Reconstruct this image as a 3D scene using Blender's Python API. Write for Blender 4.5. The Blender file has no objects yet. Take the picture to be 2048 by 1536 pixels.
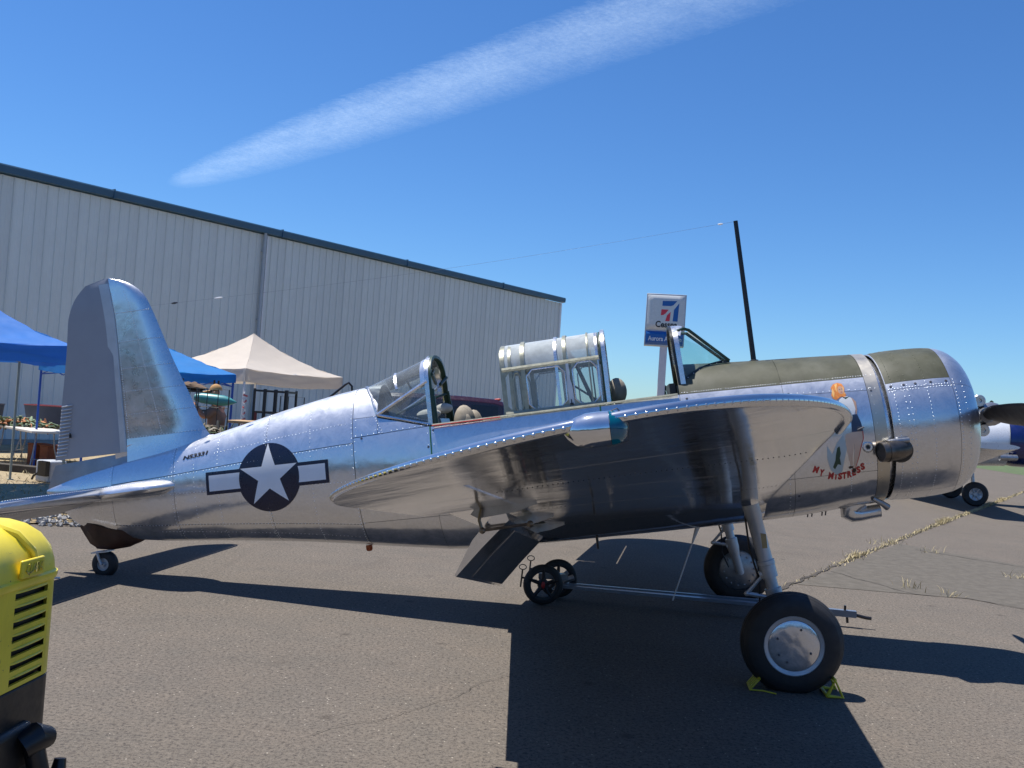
import bpy, bmesh, math, random
from mathutils import Vector, Matrix, Euler
random.seed(7)
R = math.radians; PI = math.pi
sc = bpy.context.scene

# ------------------------------------------------------------------ camera
cam_d = bpy.data.cameras.new('camera'); cam = bpy.data.objects.new('camera', cam_d)
sc.collection.objects.link(cam); sc.camera = cam
cam_d.sensor_width = 36.0; cam_d.lens = 36.0 * 1900 / 2048
cam_d.clip_start = 0.05; cam_d.clip_end = 9000
pitch = math.atan(55 / 1900.0)
cam.matrix_world = Matrix.Translation((0, 0, 1.80)) @ Matrix.Rotation(R(90) + pitch, 4, 'X') @ Matrix.Rotation(R(3.85), 4, 'Z')

# ------------------------------------------------------------------ sky, sun, exposure
SUN = Vector((-0.37, 0.16, 1.0)).normalized()
w = bpy.data.worlds.new("World"); sc.world = w; w.use_nodes = True
nt = w.node_tree; nt.nodes.clear()
sky = nt.nodes.new('ShaderNodeTexSky'); sky.sky_type = 'NISHITA'; sky.sun_disc = False
sky.sun_elevation = math.asin(SUN.z); sky.sun_rotation = math.atan2(SUN.x, SUN.y)
sky.altitude = 60; sky.air_density = 1.0; sky.dust_density = 0.15; sky.ozone_density = 2.2
bg = nt.nodes.new('ShaderNodeBackground'); bg.inputs['Strength'].default_value = 0.076
wo = nt.nodes.new('ShaderNodeOutputWorld')
hs = nt.nodes.new('ShaderNodeHueSaturation'); hs.inputs['Saturation'].default_value = 1.14
tn_ = nt.nodes.new('ShaderNodeMix'); tn_.data_type = 'RGBA'; tn_.blend_type = 'MULTIPLY'; tn_.inputs[0].default_value = 1.0
tn_.inputs[7].default_value = (0.655, 0.955, 1.30, 1)
nt.links.new(sky.outputs[0], hs.inputs['Color']); nt.links.new(hs.outputs[0], tn_.inputs[6]); nt.links.new(tn_.outputs[2], bg.inputs[0]); nt.links.new(bg.outputs[0], wo.inputs[0])
sd = bpy.data.lights.new('sun', 'SUN'); sd.energy = 5.0; sd.angle = R(0.53); sd.color = (1.0, 0.955, 0.89)
sun = bpy.data.objects.new('sun', sd); sc.collection.objects.link(sun)
sun.rotation_euler = SUN.to_track_quat('Z', 'Y').to_euler()
sc.view_settings.view_transform = 'Standard'; sc.view_settings.look = 'None'
sc.view_settings.exposure = 0.50; sc.view_settings.gamma = 1.0
sc.view_settings.use_curve_mapping = False
sc.render.engine = 'CYCLES'
sc.cycles.max_bounces = 10; sc.cycles.transparent_max_bounces = 24; sc.cycles.glossy_bounces = 6
sc.cycles.sample_clamp_indirect = 6.0

# ------------------------------------------------------------------ materials
MATS = {}
def ramp(nt, src, stops):
    r = nt.nodes.new('ShaderNodeValToRGB'); e = r.color_ramp.elements
    while len(e) < len(stops): e.new(0.5)
    for i, (p, c) in enumerate(stops):
        e[i].position = p; e[i].color = (c, c, c, 1) if isinstance(c, (int, float)) else (*c, 1)
    nt.links.new(src, r.inputs[0]); return r.outputs[0]
def noise(nt, scale, detail=4, rough=0.6, vec=None, dist=0.0, kind='object', sc3=None):
    n = nt.nodes.new('ShaderNodeTexNoise'); n.inputs['Scale'].default_value = scale
    n.inputs['Detail'].default_value = detail; n.inputs['Roughness'].default_value = rough
    n.inputs['Distortion'].default_value = dist
    tc = nt.nodes.new('ShaderNodeTexCoord') if vec is None else None
    v = vec if vec is not None else tc.outputs['Object']
    if sc3:
        mp = nt.nodes.new('ShaderNodeMapping'); mp.inputs['Scale'].default_value = sc3
        nt.links.new(v, mp.inputs[0]); v = mp.outputs[0]
    nt.links.new(v, n.inputs['Vector']); return n.outputs['Fac']
def mixc(nt, f, a, b, mode='MIX'):
    m = nt.nodes.new('ShaderNodeMix'); m.data_type = 'RGBA'; m.blend_type = mode
    for s, x in ((0, f), (6, a), (7, b)):
        if isinstance(x, (int, float)): m.inputs[s].default_value = x
        elif isinstance(x, (tuple, list)): m.inputs[s].default_value = (*x, 1)
        else: nt.links.new(x, m.inputs[s])
    return m.outputs[2]
def bump(nt, h, strength, dist, prev=None):
    b = nt.nodes.new('ShaderNodeBump'); b.inputs['Strength'].default_value = strength
    b.inputs['Distance'].default_value = dist
    nt.links.new(h, b.inputs['Height'])
    if prev is not None: nt.links.new(prev, b.inputs['Normal'])
    return b.outputs[0]
def base(name):
    m = bpy.data.materials.new(name); m.use_nodes = True; t = m.node_tree
    p = t.nodes['Principled BSDF']; MATS[name] = m; return m, t, p
def paint(name, col, rough=0.5, var=0.12, nscale=6.0, metal=0.0, bmp=0.0, bscale=80.0, spec=0.5, coat=0.0):
    if name in MATS: return MATS[name]
    m, t, p = base(name)
    n = noise(t, nscale, 5)
    lo = tuple(c * (1 - var) for c in col); hi = tuple(min(1, c * (1 + var)) for c in col)
    t.links.new(ramp(t, n, [(0.3, lo), (0.7, hi)]), p.inputs['Base Color'])
    t.links.new(ramp(t, noise(t, nscale * 2.3, 4), [(0.3, max(0.02, rough - 0.08)), (0.7, min(1, rough + 0.08))]), p.inputs['Roughness'])
    p.inputs['Metallic'].default_value = metal
    p.inputs['Specular IOR Level'].default_value = spec
    p.inputs['Coat Weight'].default_value = coat
    if bmp: t.links.new(bump(t, noise(t, bscale, 3), bmp, 0.002), p.inputs['Normal'])
    return m
def polished(name, col=(0.80, 0.81, 0.83), rough=0.13, wav=0.25, fine=0.12, cloudy=0.08, soft=0.38, dents=0.0):
    """bare polished sheet: soft pillowing, faint swirl scratches, patchy polish"""
    m, t, p = base(name)
    oi = t.nodes.new('ShaderNodeObjectInfo')
    p.inputs['Metallic'].default_value = 1.0
    big = noise(t, 2.6, 3, 0.55)
    patch = noise(t, 7.0, 8, 0.72, dist=0.6)
    swirl = noise(t, 26.0, 6, 0.75, sc3=(0.35, 1.0, 1.0))
    cA = tuple(c * 0.90 for c in col)
    c1 = mixc(t, ramp(t, patch, [(0.35, 0.0), (0.7, 1.0)]), cA, col)
    tint = mixc(t, oi.outputs['Random'], (0.86, 0.86, 0.87), (1.0, 0.99, 0.97))
    t.links.new(mixc(t, 1.0, c1, tint, 'MULTIPLY'), p.inputs['Base Color'])
    rr = t.nodes.new('ShaderNodeMath'); rr.operation = 'MULTIPLY_ADD'
    t.links.new(ramp(t, patch, [(0.25, 0.0), (0.8, 1.0)]), rr.inputs[0]); rr.inputs[1].default_value = cloudy; rr.inputs[2].default_value = rough
    r2 = t.nodes.new('ShaderNodeMath'); r2.operation = 'MULTIPLY_ADD'
    t.links.new(ramp(t, swirl, [(0.35, 0.0), (0.75, 1.0)]), r2.inputs[0]); r2.inputs[1].default_value = 0.05; t.links.new(rr.outputs[0], r2.inputs[2])
    t.links.new(r2.outputs[0], p.inputs['Roughness'])
    n1 = bump(t, big, wav, 0.03)
    if dents:
        dn = noise(t, 5.5, 2, 0.5, dist=0.8); n1 = bump(t, ramp(t, dn, [(0.52, 0.0), (0.70, 1.0)]), dents, 0.02, n1)
    n2 = bump(t, swirl, fine, 0.002, n1)
    t.links.new(n2, p.inputs['Normal'])
    # hand polished metal keeps a soft wide sheen under the mirror finish
    gl = t.nodes.new('ShaderNodeBsdfGlossy'); gl.inputs['Roughness'].default_value = 0.58; gl.inputs['Color'].default_value = (*cA, 1); t.links.new(n1, gl.inputs['Normal'])
    mx = t.nodes.new('ShaderNodeMixShader'); t.links.new(ramp(t, patch, [(0.32, soft * 0.65), (0.72, soft * 1.30)]), mx.inputs[0])
    t.links.new(p.outputs[0], mx.inputs[1]); t.links.new(gl.outputs[0], mx.inputs[2]); t.links.new(mx.outputs[0], t.nodes['Material Output'].inputs[0])
    return m
ALU = polished('polished aluminium', rough=0.10, wav=0.20)
ALU_WING = polished('polished wing skin', rough=0.045, wav=0.09, fine=0.05, cloudy=0.06, soft=0.08)
ALU_FIN = polished('polished fin skin', rough=0.10, wav=0.12, fine=0.10, cloudy=0.08, soft=0.30)
ALU_COWL = polished('polished cowl', rough=0.15, wav=0.26, fine=0.15, cloudy=0.12, soft=0.38)
RIVET = paint('rivet metal', (0.86, 0.87, 0.88), 0.36, 0.05, metal=1.0)
SCREW = paint('dark screw', (0.10, 0.10, 0.11), 0.45, 0.2, metal=0.6)
SILVER = paint('silver dope fabric', (0.31, 0.32, 0.35), 0.45, 0.05, 3.0, metal=0.25, bmp=0.1, bscale=30)
SILVERP = paint('silver paint', (0.50, 0.52, 0.54), 0.38, 0.08, 9.0, metal=0.4)
OLIVE = paint('olive drab paint', (0.058, 0.059, 0.033), 0.50, 0.10, 5.0, spec=0.35)
GREENI = paint('interior green', (0.03, 0.16, 0.06), 0.5, 0.15)
DKGREEN = paint('dark bronze green', (0.018, 0.045, 0.022), 0.45, 0.2)
CHAR = paint('frame grey green', (0.30, 0.30, 0.23), 0.4, 0.18, 20, metal=0.5)
FRAMEAL = paint('frame aluminium', (0.72, 0.72, 0.72), 0.28, 0.1, 12, metal=0.9)
BLACKM = paint('black enamel', (0.012, 0.012, 0.013), 0.35, 0.2)
BLADE = paint('matt black blade', (0.018, 0.018, 0.020), 0.42, 0.2)
STEEL = paint('grey steel', (0.33, 0.34, 0.36), 0.35, 0.15, 12, metal=0.8)
BURNT = paint('burnt steel', (0.16, 0.14, 0.12), 0.38, 0.35, 14, metal=0.9)
RUBBER = paint('rubber', (0.020, 0.020, 0.021), 0.62, 0.2, 10, bmp=0.15)
INSIGB = paint('insignia blue', (0.010, 0.013, 0.035), 0.30, 0.08)
INSIGW = paint('insignia grey white', (0.74, 0.76, 0.78), 0.38, 0.04)
LETTER = paint('black stencil', (0.015, 0.015, 0.02), 0.4, 0.1)
REDL = paint('red lettering', (0.42, 0.02, 0.02), 0.4, 0.1)
BROWN = paint('brown leather boot', (0.045, 0.018, 0.010), 0.6, 0.35, 8, bmp=0.3, bscale=20)
TAN = paint('tan canvas', (0.30, 0.26, 0.20), 0.85, 0.2, 10, bmp=0.3)
AMBER = paint('amber lens', (0.35, 0.06, 0.01), 0.2, 0.1)
COCK = paint('cockpit dark', (0.02, 0.03, 0.022), 0.6, 0.2)
YEL = paint('tug yellow', (0.90, 0.72, 0.05), 0.38, 0.08, 4, bmp=0.15, bscale=14, coat=0.15)
def wear(m, chip, thr=0.66, scale=24, amt=0.8, rnd=0.0):
    t = m.node_tree; p = t.nodes['Principled BSDF']; src = p.inputs['Base Color'].links[0].from_socket
    c = mixc(t, ramp(t, noise(t, scale, 6, 0.7, dist=0.4), [(thr, 0.0), (thr + 0.03, amt)]), src, chip)
    c = mixc(t, ramp(t, noise(t, scale * 0.12, 5, 0.65, sc3=(1, 1, 0.35)), [(0.40, 0.0), (0.80, 0.35)]), c, tuple(x * 0.6 for x in chip) if rnd == 0 else (0.40, 0.39, 0.36))
    if rnd:
        oi = t.nodes.new('ShaderNodeObjectInfo'); c = mixc(t, 1.0, c, mixc(t, oi.outputs['Random'], (1 - rnd,) * 3, (1, 1, 1)), 'MULTIPLY')
    t.links.new(c, p.inputs['Base Color'])
wear(YEL, (0.16, 0.12, 0.06), 0.64, 30)
wear(OLIVE, (0.30, 0.30, 0.24), 0.68, 40, 0.7)
TUGBLK = paint('tug black', (0.018, 0.016, 0.015), 0.45, 0.35, 9, bmp=0.3, bscale=40)
CHOCKY = paint('chock yellow', (0.58, 0.50, 0.03), 0.45, 0.15)
WALLP = paint('hangar wall sheet', (0.70, 0.74, 0.71), 0.45, 0.05, 0.7)
wear(WALLP, (0.45, 0.44, 0.40), 0.72, 3, 0.25, rnd=0.07)
TRIMB = paint('hangar trim blue', (0.035, 0.10, 0.17), 0.4, 0.08, 1.5)
WHITEP = paint('white panel', (0.72, 0.73, 0.74), 0.4, 0.06)
BLUEP = paint('sign blue', (0.006, 0.10, 0.36), 0.35, 0.05)
REDP = paint('sign red', (0.62, 0.03, 0.06), 0.35, 0.05)
CBLUE = paint('canopy blue cloth', (0.04, 0.21, 0.64), 0.75, 0.06, 2)
CBLUE2 = paint('canopy bright blue cloth', (0.02, 0.23, 0.62), 0.75, 0.06, 2)
CCREAM = paint('canopy cream cloth', (0.66, 0.60, 0.53), 0.8, 0.04, 2)
RACK = paint('dark rack iron', (0.025, 0.028, 0.027), 0.5, 0.2)
def cloth_translucent(m, amt=0.35):
    t = m.node_tree; p = t.nodes['Principled BSDF']; out = t.nodes['Material Output']
    tr = t.nodes.new('ShaderNodeBsdfTranslucent'); mx = t.nodes.new('ShaderNodeMixShader'); mx.inputs[0].default_value = amt
    src = p.inputs['Base Color'].links[0].from_socket; t.links.new(src, tr.inputs[0])
    t.links.new(p.outputs[0], mx.inputs[1]); t.links.new(tr.outputs[0], mx.inputs[2]); t.links.new(mx.outputs[0], out.inputs[0])
for mm in (CBLUE, CBLUE2, CCREAM): cloth_translucent(mm)
def glass(name, tint=(0.86, 0.92, 0.92), dirt=0.06, rough=0.02):  # dirt sets the pale diffuse share; on the roof panes it paints glare
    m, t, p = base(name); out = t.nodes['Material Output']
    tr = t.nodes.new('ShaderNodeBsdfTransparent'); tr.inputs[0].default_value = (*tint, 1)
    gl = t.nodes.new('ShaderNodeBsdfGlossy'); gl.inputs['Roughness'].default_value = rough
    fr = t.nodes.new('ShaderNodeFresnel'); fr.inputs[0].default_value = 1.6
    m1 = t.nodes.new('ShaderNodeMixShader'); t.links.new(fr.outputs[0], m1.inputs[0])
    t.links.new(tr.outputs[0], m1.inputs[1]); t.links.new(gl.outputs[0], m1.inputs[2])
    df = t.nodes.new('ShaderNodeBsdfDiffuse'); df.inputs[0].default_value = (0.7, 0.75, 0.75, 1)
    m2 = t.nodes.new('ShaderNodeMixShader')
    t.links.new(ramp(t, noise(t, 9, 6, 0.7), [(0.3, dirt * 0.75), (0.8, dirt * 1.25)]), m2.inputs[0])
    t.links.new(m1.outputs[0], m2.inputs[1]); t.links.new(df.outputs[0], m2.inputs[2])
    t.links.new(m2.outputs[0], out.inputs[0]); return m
GLASS = glass('perspex', (0.78, 0.83, 0.84), 0.14)
GLASSR = glass('roof perspex with painted glare', (0.66, 0.72, 0.75), 0.50, 0.04)  # high pale share paints in the bright sky reflection on the roof
GLASSF = glass('windshield glass', (0.80, 0.93, 0.90), 0.05)
TEAL = glass('teal lens', (0.0, 0.22, 0.34), 0.02, 0.05)
CARGLASS = paint('dark car glass', (0.02, 0.02, 0.022), 0.06, 0.1)

# ------------------------------------------------------------------ mesh builder
class MB:
    def __init__(s): s.v = []; s.f = []; s.mi = []
    def add(s, vs, fs, mi=0):
        o = len(s.v); s.v += [tuple(x) for x in vs]; s.f += [tuple(i + o for i in f) for f in fs]; s.mi += [mi] * len(fs); return s
    def box(s, c, d, rot=None, mi=0):
        vs = []
        for x in (-.5, .5):
            for y in (-.5, .5):
                for z in (-.5, .5):
                    p = Vector((x * d[0], y * d[1], z * d[2]))
                    if rot is not None: p = rot @ p
                    vs.append(p + Vector(c))
        return s.add(vs, [(0, 1, 3, 2), (4, 6, 7, 5), (0, 4, 5, 1), (2, 3, 7, 6), (0, 2, 6, 4), (1, 5, 7, 3)], mi)
    def grid(s, rows, cu=False, cv=False, mi=0, cap=False):
        n = len(rows); m = len(rows[0]); vs = [p for r in rows for p in r]; fs = []
        for i in range(n if cu else n - 1):
            for j in range(m if cv else m - 1):
                a = i * m + j; b = i * m + (j + 1) % m; c = ((i + 1) % n) * m + (j + 1) % m; d = ((i + 1) % n) * m + j
                fs.append((a, b, c, d))
        if cap: fs.append(tuple(range(m - 1, -1, -1))); fs.append(tuple((n - 1) * m + j for j in range(m)))
        return s.add(vs, fs, mi)
    def tube(s, path, r, n=8, mi=0, cap=True, flat=1.0):
        P = [Vector(p) for p in path]; rs = r if isinstance(r, (list, tuple)) else [r] * len(P)
        rows = []; prev = None
        for i, p in enumerate(P):
            t = (P[min(i + 1, len(P) - 1)] - P[max(i - 1, 0)]).normalized()
            if prev is None:
                a = Vector((0, 0, 1)) if abs(t.z) < 0.9 else Vector((1, 0, 0)); u = t.cross(a).normalized()
            else: u = (prev - t * prev.dot(t)).normalized()
            prev = u; v = t.cross(u)
            rows.append([p + (u * math.cos(k * 2 * PI / n) + v * flat * math.sin(k * 2 * PI / n)) * rs[i] for k in range(n)])
        return s.grid(rows, cv=True, mi=mi, cap=cap)
    def lathe(s, prof, c, ax, n=32, mi=0, cap=False):
        """prof: (radius, distance along axis)"""
        ax = Vector(ax).normalized(); a = Vector((0, 0, 1)) if abs(ax.z) < 0.9 else Vector((1, 0, 0))
        u = ax.cross(a).normalized(); v = ax.cross(u); c = Vector(c)
        rows = [[c + ax * d + (u * math.cos(k * 2 * PI / n) + v * math.sin(k * 2 * PI / n)) * r for k in range(n)] for r, d in prof]
        return s.grid(rows, cv=True, mi=mi, cap=cap)
    def prism(s, poly, org, U, V, depth, mi=0):
        U = Vector(U); V = Vector(V); N = U.cross(V).normalized(); O = Vector(org)
        a = [O + U * x + V * y for x, y in poly]; b = [p + N * depth for p in a]; n = len(poly)
        fs = [tuple(range(n - 1, -1, -1)), tuple(range(n, 2 * n))] + [(i, (i + 1) % n, n + (i + 1) % n, n + i) for i in range(n)]
        return s.add(a + b, fs, mi)
    def ball(s, c, r, nu=10, nv=8, mi=0):
        c = Vector(c); r = Vector(r) if isinstance(r, (tuple, list, Vector)) else Vector((r, r, r))
        rows = [[c + Vector((r.x * math.sin(PI * i / nv) * math.cos(2 * PI * k / nu), r.y * math.sin(PI * i / nv) * math.sin(2 * PI * k / nu), r.z * math.cos(PI * i / nv))) for k in range(nu)] for i in range(nv + 1)]
        return s.grid(rows, cv=True, mi=mi)
    def mesh(s, name, mats, ang=35, off=None):
        me = bpy.data.meshes.new(name); me.from_pydata(s.v, [], s.f)
        for m in (mats if isinstance(mats, (list, tuple)) else [mats]): me.materials.append(m)
        bm = bmesh.new(); bm.from_mesh(me)
        for i, f in enumerate(bm.faces): f.material_index = s.mi[i]
        bmesh.ops.remove_doubles(bm, verts=bm.verts, dist=1e-5)
        bmesh.ops.dissolve_degenerate(bm, dist=1e-6, edges=bm.edges)
        if off is not None: bmesh.ops.translate(bm, verts=bm.verts, vec=off)
        bmesh.ops.recalc_face_normals(bm, faces=bm.faces)
        for f in bm.faces: f.smooth = True
        for e in bm.edges:
            if len(e.link_faces) == 2 and e.calc_face_angle(0) > R(ang): e.smooth = False
        bm.to_mesh(me); bm.free(); return me
    def build(s, name, mats, parent=None, ang=35, off=None, loc=None, bevel=0):
        o = bpy.data.objects.new(name, s.mesh(name, mats, ang, off)); sc.collection.objects.link(o)
        if parent is not None: o.parent = parent
        if loc is not None: o.location = loc
        if bevel:
            b = o.modifiers.new('bevel', 'BEVEL'); b.width = bevel; b.segments = 2; b.limit_method = 'ANGLE'
        return o
def thing(name, label, cat, loc=(0, 0, 0), rz=0.0, group=None, obj=None):
    o = obj
    if o is None:
        o = bpy.data.objects.new(name, None); sc.collection.objects.link(o); o.empty_display_size = 0.2
        o.location = loc; o.rotation_euler = (0, 0, rz)
    o['label'] = label; o['category'] = cat
    if group: o['group'] = group
    return o
def kind(o, k): o['kind'] = k; return o
def lerp(tab, x):
    if x <= tab[0][0]: return tab[0][1]
    for (a, b), (c, d) in zip(tab, tab[1:]):
        if x <= c: return b + (d - b) * (x - a) / (c - a)
    return tab[-1][1]
def smooth_tab(tab):
    """monotone-ish cubic through the table"""
    xs = [t[0] for t in tab]; ys = [t[1] for t in tab]; n = len(xs)
    m = [0] * n
    for i in range(n):
        if i == 0: m[i] = (ys[1] - ys[0]) / (xs[1] - xs[0])
        elif i == n - 1: m[i] = (ys[-1] - ys[-2]) / (xs[-1] - xs[-2])
        else: m[i] = 0.5 * ((ys[i + 1] - ys[i]) / (xs[i + 1] - xs[i]) + (ys[i] - ys[i - 1]) / (xs[i] - xs[i - 1]))
    def f(x):
        x = max(xs[0], min(xs[-1], x)); i = 0
        while i < n - 2 and x > xs[i + 1]: i += 1
        h = xs[i + 1] - xs[i]; t = (x - xs[i]) / h
        return (2*t**3 - 3*t*t + 1)*ys[i] + (t**3 - 2*t*t + t)*h*m[i] + (-2*t**3 + 3*t*t)*ys[i+1] + (t**3 - t*t)*h*m[i+1]
    return f


# ================================================================== SETTING
def ground_mat():
    m, t, p = base('worn asphalt')
    tc = t.nodes.new('ShaderNodeTexCoord'); V = tc.outputs['Object']
    big = noise(t, 0.35, 5, 0.6, V); mid = noise(t, 2.2, 6, 0.7, V); fine = noise(t, 42, 5, 0.85, V)
    vo = t.nodes.new('ShaderNodeTexVoronoi'); vo.inputs['Scale'].default_value = 95; t.links.new(V, vo.inputs['Vector'])
    c = mixc(t, ramp(t, big, [(0.3, 0.0), (0.7, 1.0)]), (0.116, 0.104, 0.089), (0.146, 0.130, 0.111))
    c = mixc(t, ramp(t, mid, [(0.3, 0.0), (0.75, 0.7)]), c, (0.176, 0.146, 0.118))
    c = mixc(t, ramp(t, fine, [(0.38, 0.95), (0.52, 0.0)]), c, (0.045, 0.040, 0.038))
    med = noise(t, 24, 4, 0.75, V); c = mixc(t, ramp(t, med, [(0.55, 0.0), (0.72, 0.5)]), c, (0.25, 0.215, 0.175)); c = mixc(t, ramp(t, med, [(0.28, 0.35), (0.42, 0.0)]), c, (0.06, 0.051, 0.043))
    stone = mixc(t, vo.outputs['Color'], (0.11, 0.10, 0.09), (0.30, 0.27, 0.24))
    c = mixc(t, ramp(t, vo.outputs['Distance'], [(0.10, 0.55), (0.34, 0.0)]), c, stone)
    vs = t.nodes.new('ShaderNodeTexVoronoi'); vs.inputs['Scale'].default_value = 14; t.links.new(V, vs.inputs['Vector'])
    c = mixc(t, ramp(t, vs.outputs['Distance'], [(0.05, 0.9), (0.085, 0.0)]), c, (0.40, 0.36, 0.30))
    # oil drips, tyre scuffs and damp looking patches
    st = noise(t, 0.9, 3, 0.5, V, dist=1.2); c = mixc(t, ramp(t, st, [(0.62, 0.0), (0.72, 0.22)]), c, (0.07, 0.058, 0.05))
    vo2 = t.nodes.new('ShaderNodeTexVoronoi'); vo2.inputs['Scale'].default_value = 1.7; t.links.new(V, vo2.inputs['Vector']); c = mixc(t, ramp(t, vo2.outputs['Distance'], [(0.03, 0.45), (0.10, 0.0)]), c, (0.045, 0.038, 0.033))
    t.links.new(c, p.inputs['Base Color']); p.inputs['Roughness'].default_value = 0.88
    p.inputs['Specular IOR Level'].default_value = 0.08
    n1 = bump(t, vo.outputs['Distance'], 0.5, 0.003); n2 = bump(t, fine, 0.4, 0.004, n1); n3 = bump(t, mid, 0.3, 0.01, n2)
    t.links.new(n3, p.inputs['Normal']); return m
ASPH = ground_mat()
def dirt_mat():
    m, t, p = base('dry grass and dirt')
    n1 = noise(t, 1.1, 6, 0.7); n2 = noise(t, 14, 6, 0.8); n3 = noise(t, 60, 3, 0.8)
    c = mixc(t, ramp(t, n1, [(0.35, 0.0), (0.65, 1.0)]), (0.30, 0.225, 0.13), (0.40, 0.32, 0.19))
    c = mixc(t, ramp(t, n2, [(0.33, 0.75), (0.52, 0.0)]), c, (0.11, 0.085, 0.06))
    c = mixc(t, ramp(t, n3, [(0.5, 0.0), (0.75, 0.5)]), c, (0.52, 0.44, 0.28))
    t.links.new(c, p.inputs['Base Color']); p.inputs['Roughness'].default_value = 0.95
    t.links.new(bump(t, n2, 0.8, 0.03), p.inputs['Normal']); return m
DIRT = dirt_mat()
GRASSM = paint('mown grass', (0.075, 0.105, 0.035), 0.9, 0.35, 1.2)
CRACKM = paint('crack filled with dirt', (0.05, 0.042, 0.034), 0.95, 0.4, 20)
STRAW = paint('straw grass', (0.46, 0.38, 0.21), 0.8, 0.25, 30)
def sheet(name, poly, z, mat, k='structure'):
    me = bpy.data.meshes.new(name); me.from_pydata([(x, y, z) for x, y in poly], [], [tuple(range(len(poly)))])
    me.materials.append(mat); o = bpy.data.objects.new(name, me); sc.collection.objects.link(o); o['kind'] = k; return o
S = 4000
sheet('tarmac', [(-S, -S), (S, -S), (S, S), (-S, S)], 0.0, ASPH)
# dirt strip in front of the hangar, ragged border towards the tarmac
ed = [(-60, 6.0), (-14, 10.2), (-11, 10.9), (-8.4, 11.5), (-6.4, 11.75), (-5.4, 12.1), (-4.6, 13.1), (-3.2, 14.6), (-1.0, 18), (2, 26), (8, 40), (12, 60), (-60, 120)]
bd = []
for i, (a, b) in enumerate(zip(ed, ed[1:] + ed[:1])):
    n = 14 if 0 < i < 10 else 1
    for k in range(n):
        tt = k / n; j = 0.10 if n > 1 else 0
        bd.append((a[0] + (b[0] - a[0]) * tt + random.uniform(-j, j), a[1] + (b[1] - a[1]) * tt + random.uniform(-j, j)))
sheet('dirt_ground', bd, 0.004, DIRT)
sheet('grass_verge', [(31.5, 57), (60, 66), (200, 110), (900, 500), (900, 1500), (-900, 1500), (-300, 400), (-10, 260), (90, 240), (40, 100)], 0.006, GRASSM)

# cracks in the tarmac: thin ragged recess strips, and the straw growing in the long one
PATCH = paint('older grey tarmac', (0.110, 0.100, 0.086), 0.9, 0.18, 7, bmp=0.4, bscale=60, spec=0.08)
wear(PATCH, (0.20, 0.175, 0.14), 0.60, 45, 0.6)
sheet('tarmac_patch', [(3.5, 11.2), (5.1, 13.7), (6.75, 16.2), (7.4, 15.0), (7.9, 14.3), (9.6, 12.8), (13.0, 12.0), (14.0, 10.4), (9.0, 9.7), (6.15, 10.25), (5.4, 11.0), (4.8, 11.05)], 0.004, PATCH)
def crack(pts, wd, name='pavement_crack', z=0.008):
    mb = MB(); L = []; 
    for (a, b) in zip(pts, pts[1:]):
        a = Vector(a); b = Vector(b); n = max(2, int((b - a).length / 0.07))
        for k in range(n): L.append(a.lerp(b, k / n))
    L.append(Vector(pts[-1])); rows = []
    ph = random.random() * 9
    for i, p in enumerate(L):
        d = (L[min(i + 1, len(L) - 1)] - L[max(0, i - 1)]).normalized(); nn = Vector((-d.y, d.x))
        p = p + nn * (0.02 * math.sin(i * 0.7 + ph) + random.uniform(-0.012, 0.012))
        ww = wd * random.uniform(0.4, 1.0)
        rows.append([(p.x + nn.x * ww, p.y + nn.y * ww, z), (p.x - nn.x * ww, p.y - nn.y * ww, z)])
    mb.grid(rows); o = mb.build(name, CRACKM); o['kind'] = 'structure'; return L
long = [(3.0, 10.5), (3.34, 11.05), (5.01, 13.7), (8.4, 18.98), (15.64, 30.09), (24, 43)]
L0 = crack(long, 0.035)
crack([(6.7, 15.46), (7.3, 14.7), (7.76, 14.17), (9.5, 12.6), (12, 11.8)], 0.014)
crack([(4.3, 12.4), (4.6, 11.6), (4.81, 11.03), (5.4, 11.0), (6.1, 10.2)], 0.010)
crack([(-0.95, 5.14), (-0.4, 5.7), (0.09, 6.55), (0.7, 7.0)], 0.0022)
crack([(5.0, 4.2), (4.6, 6.2), (4.9, 7.4), (6.5, 8.3)], 0.003)
gb = MB()
def blade(mb, x, y, h, wd, lean):
    a = random.uniform(0, 2 * PI); b = random.uniform(0, 2 * PI)
    dx, dy = math.cos(a) * wd, math.sin(a) * wd; lx, ly = math.cos(b) * lean, math.sin(b) * lean
    mb.add([(x - dx, y - dy, 0.003), (x + dx, y + dy, 0.003), (x + lx * .5 + dx * .6, y + ly * .5 + dy * .6, h * .65), (x + lx * .5 - dx * .6, y + ly * .5 - dy * .6, h * .65), (x + lx * 1.3, y + ly * 1.3, h)], [(0, 1, 2, 3), (3, 2, 4)])
for p in L0:
    dens = 1 + 13 * max(0, math.sin(p.x * 2.1) * math.sin(p.x * 0.77 + 1)) + (5 if p.y > 15 else 0)
    if p.y > 32: dens = 3
    for k in range(int(dens)):
        hh = random.uniform(0.015, 0.06) * (1.5 if dens > 12 else 0.8) * (1.5 if p.y > 18 else 1)
        blade(gb, p.x + random.gauss(0, 0.03), p.y + random.gauss(0, 0.04), hh, 0.004 + 0.0002 * p.y, hh * random.uniform(.3, 1.1))
for (cx, cy) in ((5.2, 14.0), (6.6, 16.1), (6.3, 15.9), (7.0, 13.0), (5.3, 11.1), (4.95, 11.5), (6.9, 15.3)):
    for k in range(22): blade(gb, cx + random.gauss(0, .09), cy + random.gauss(0, .09), random.uniform(.02, .13), .005, .06)
kind(gb.build('dry_weeds', STRAW), 'stuff')
gb = MB()
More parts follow.
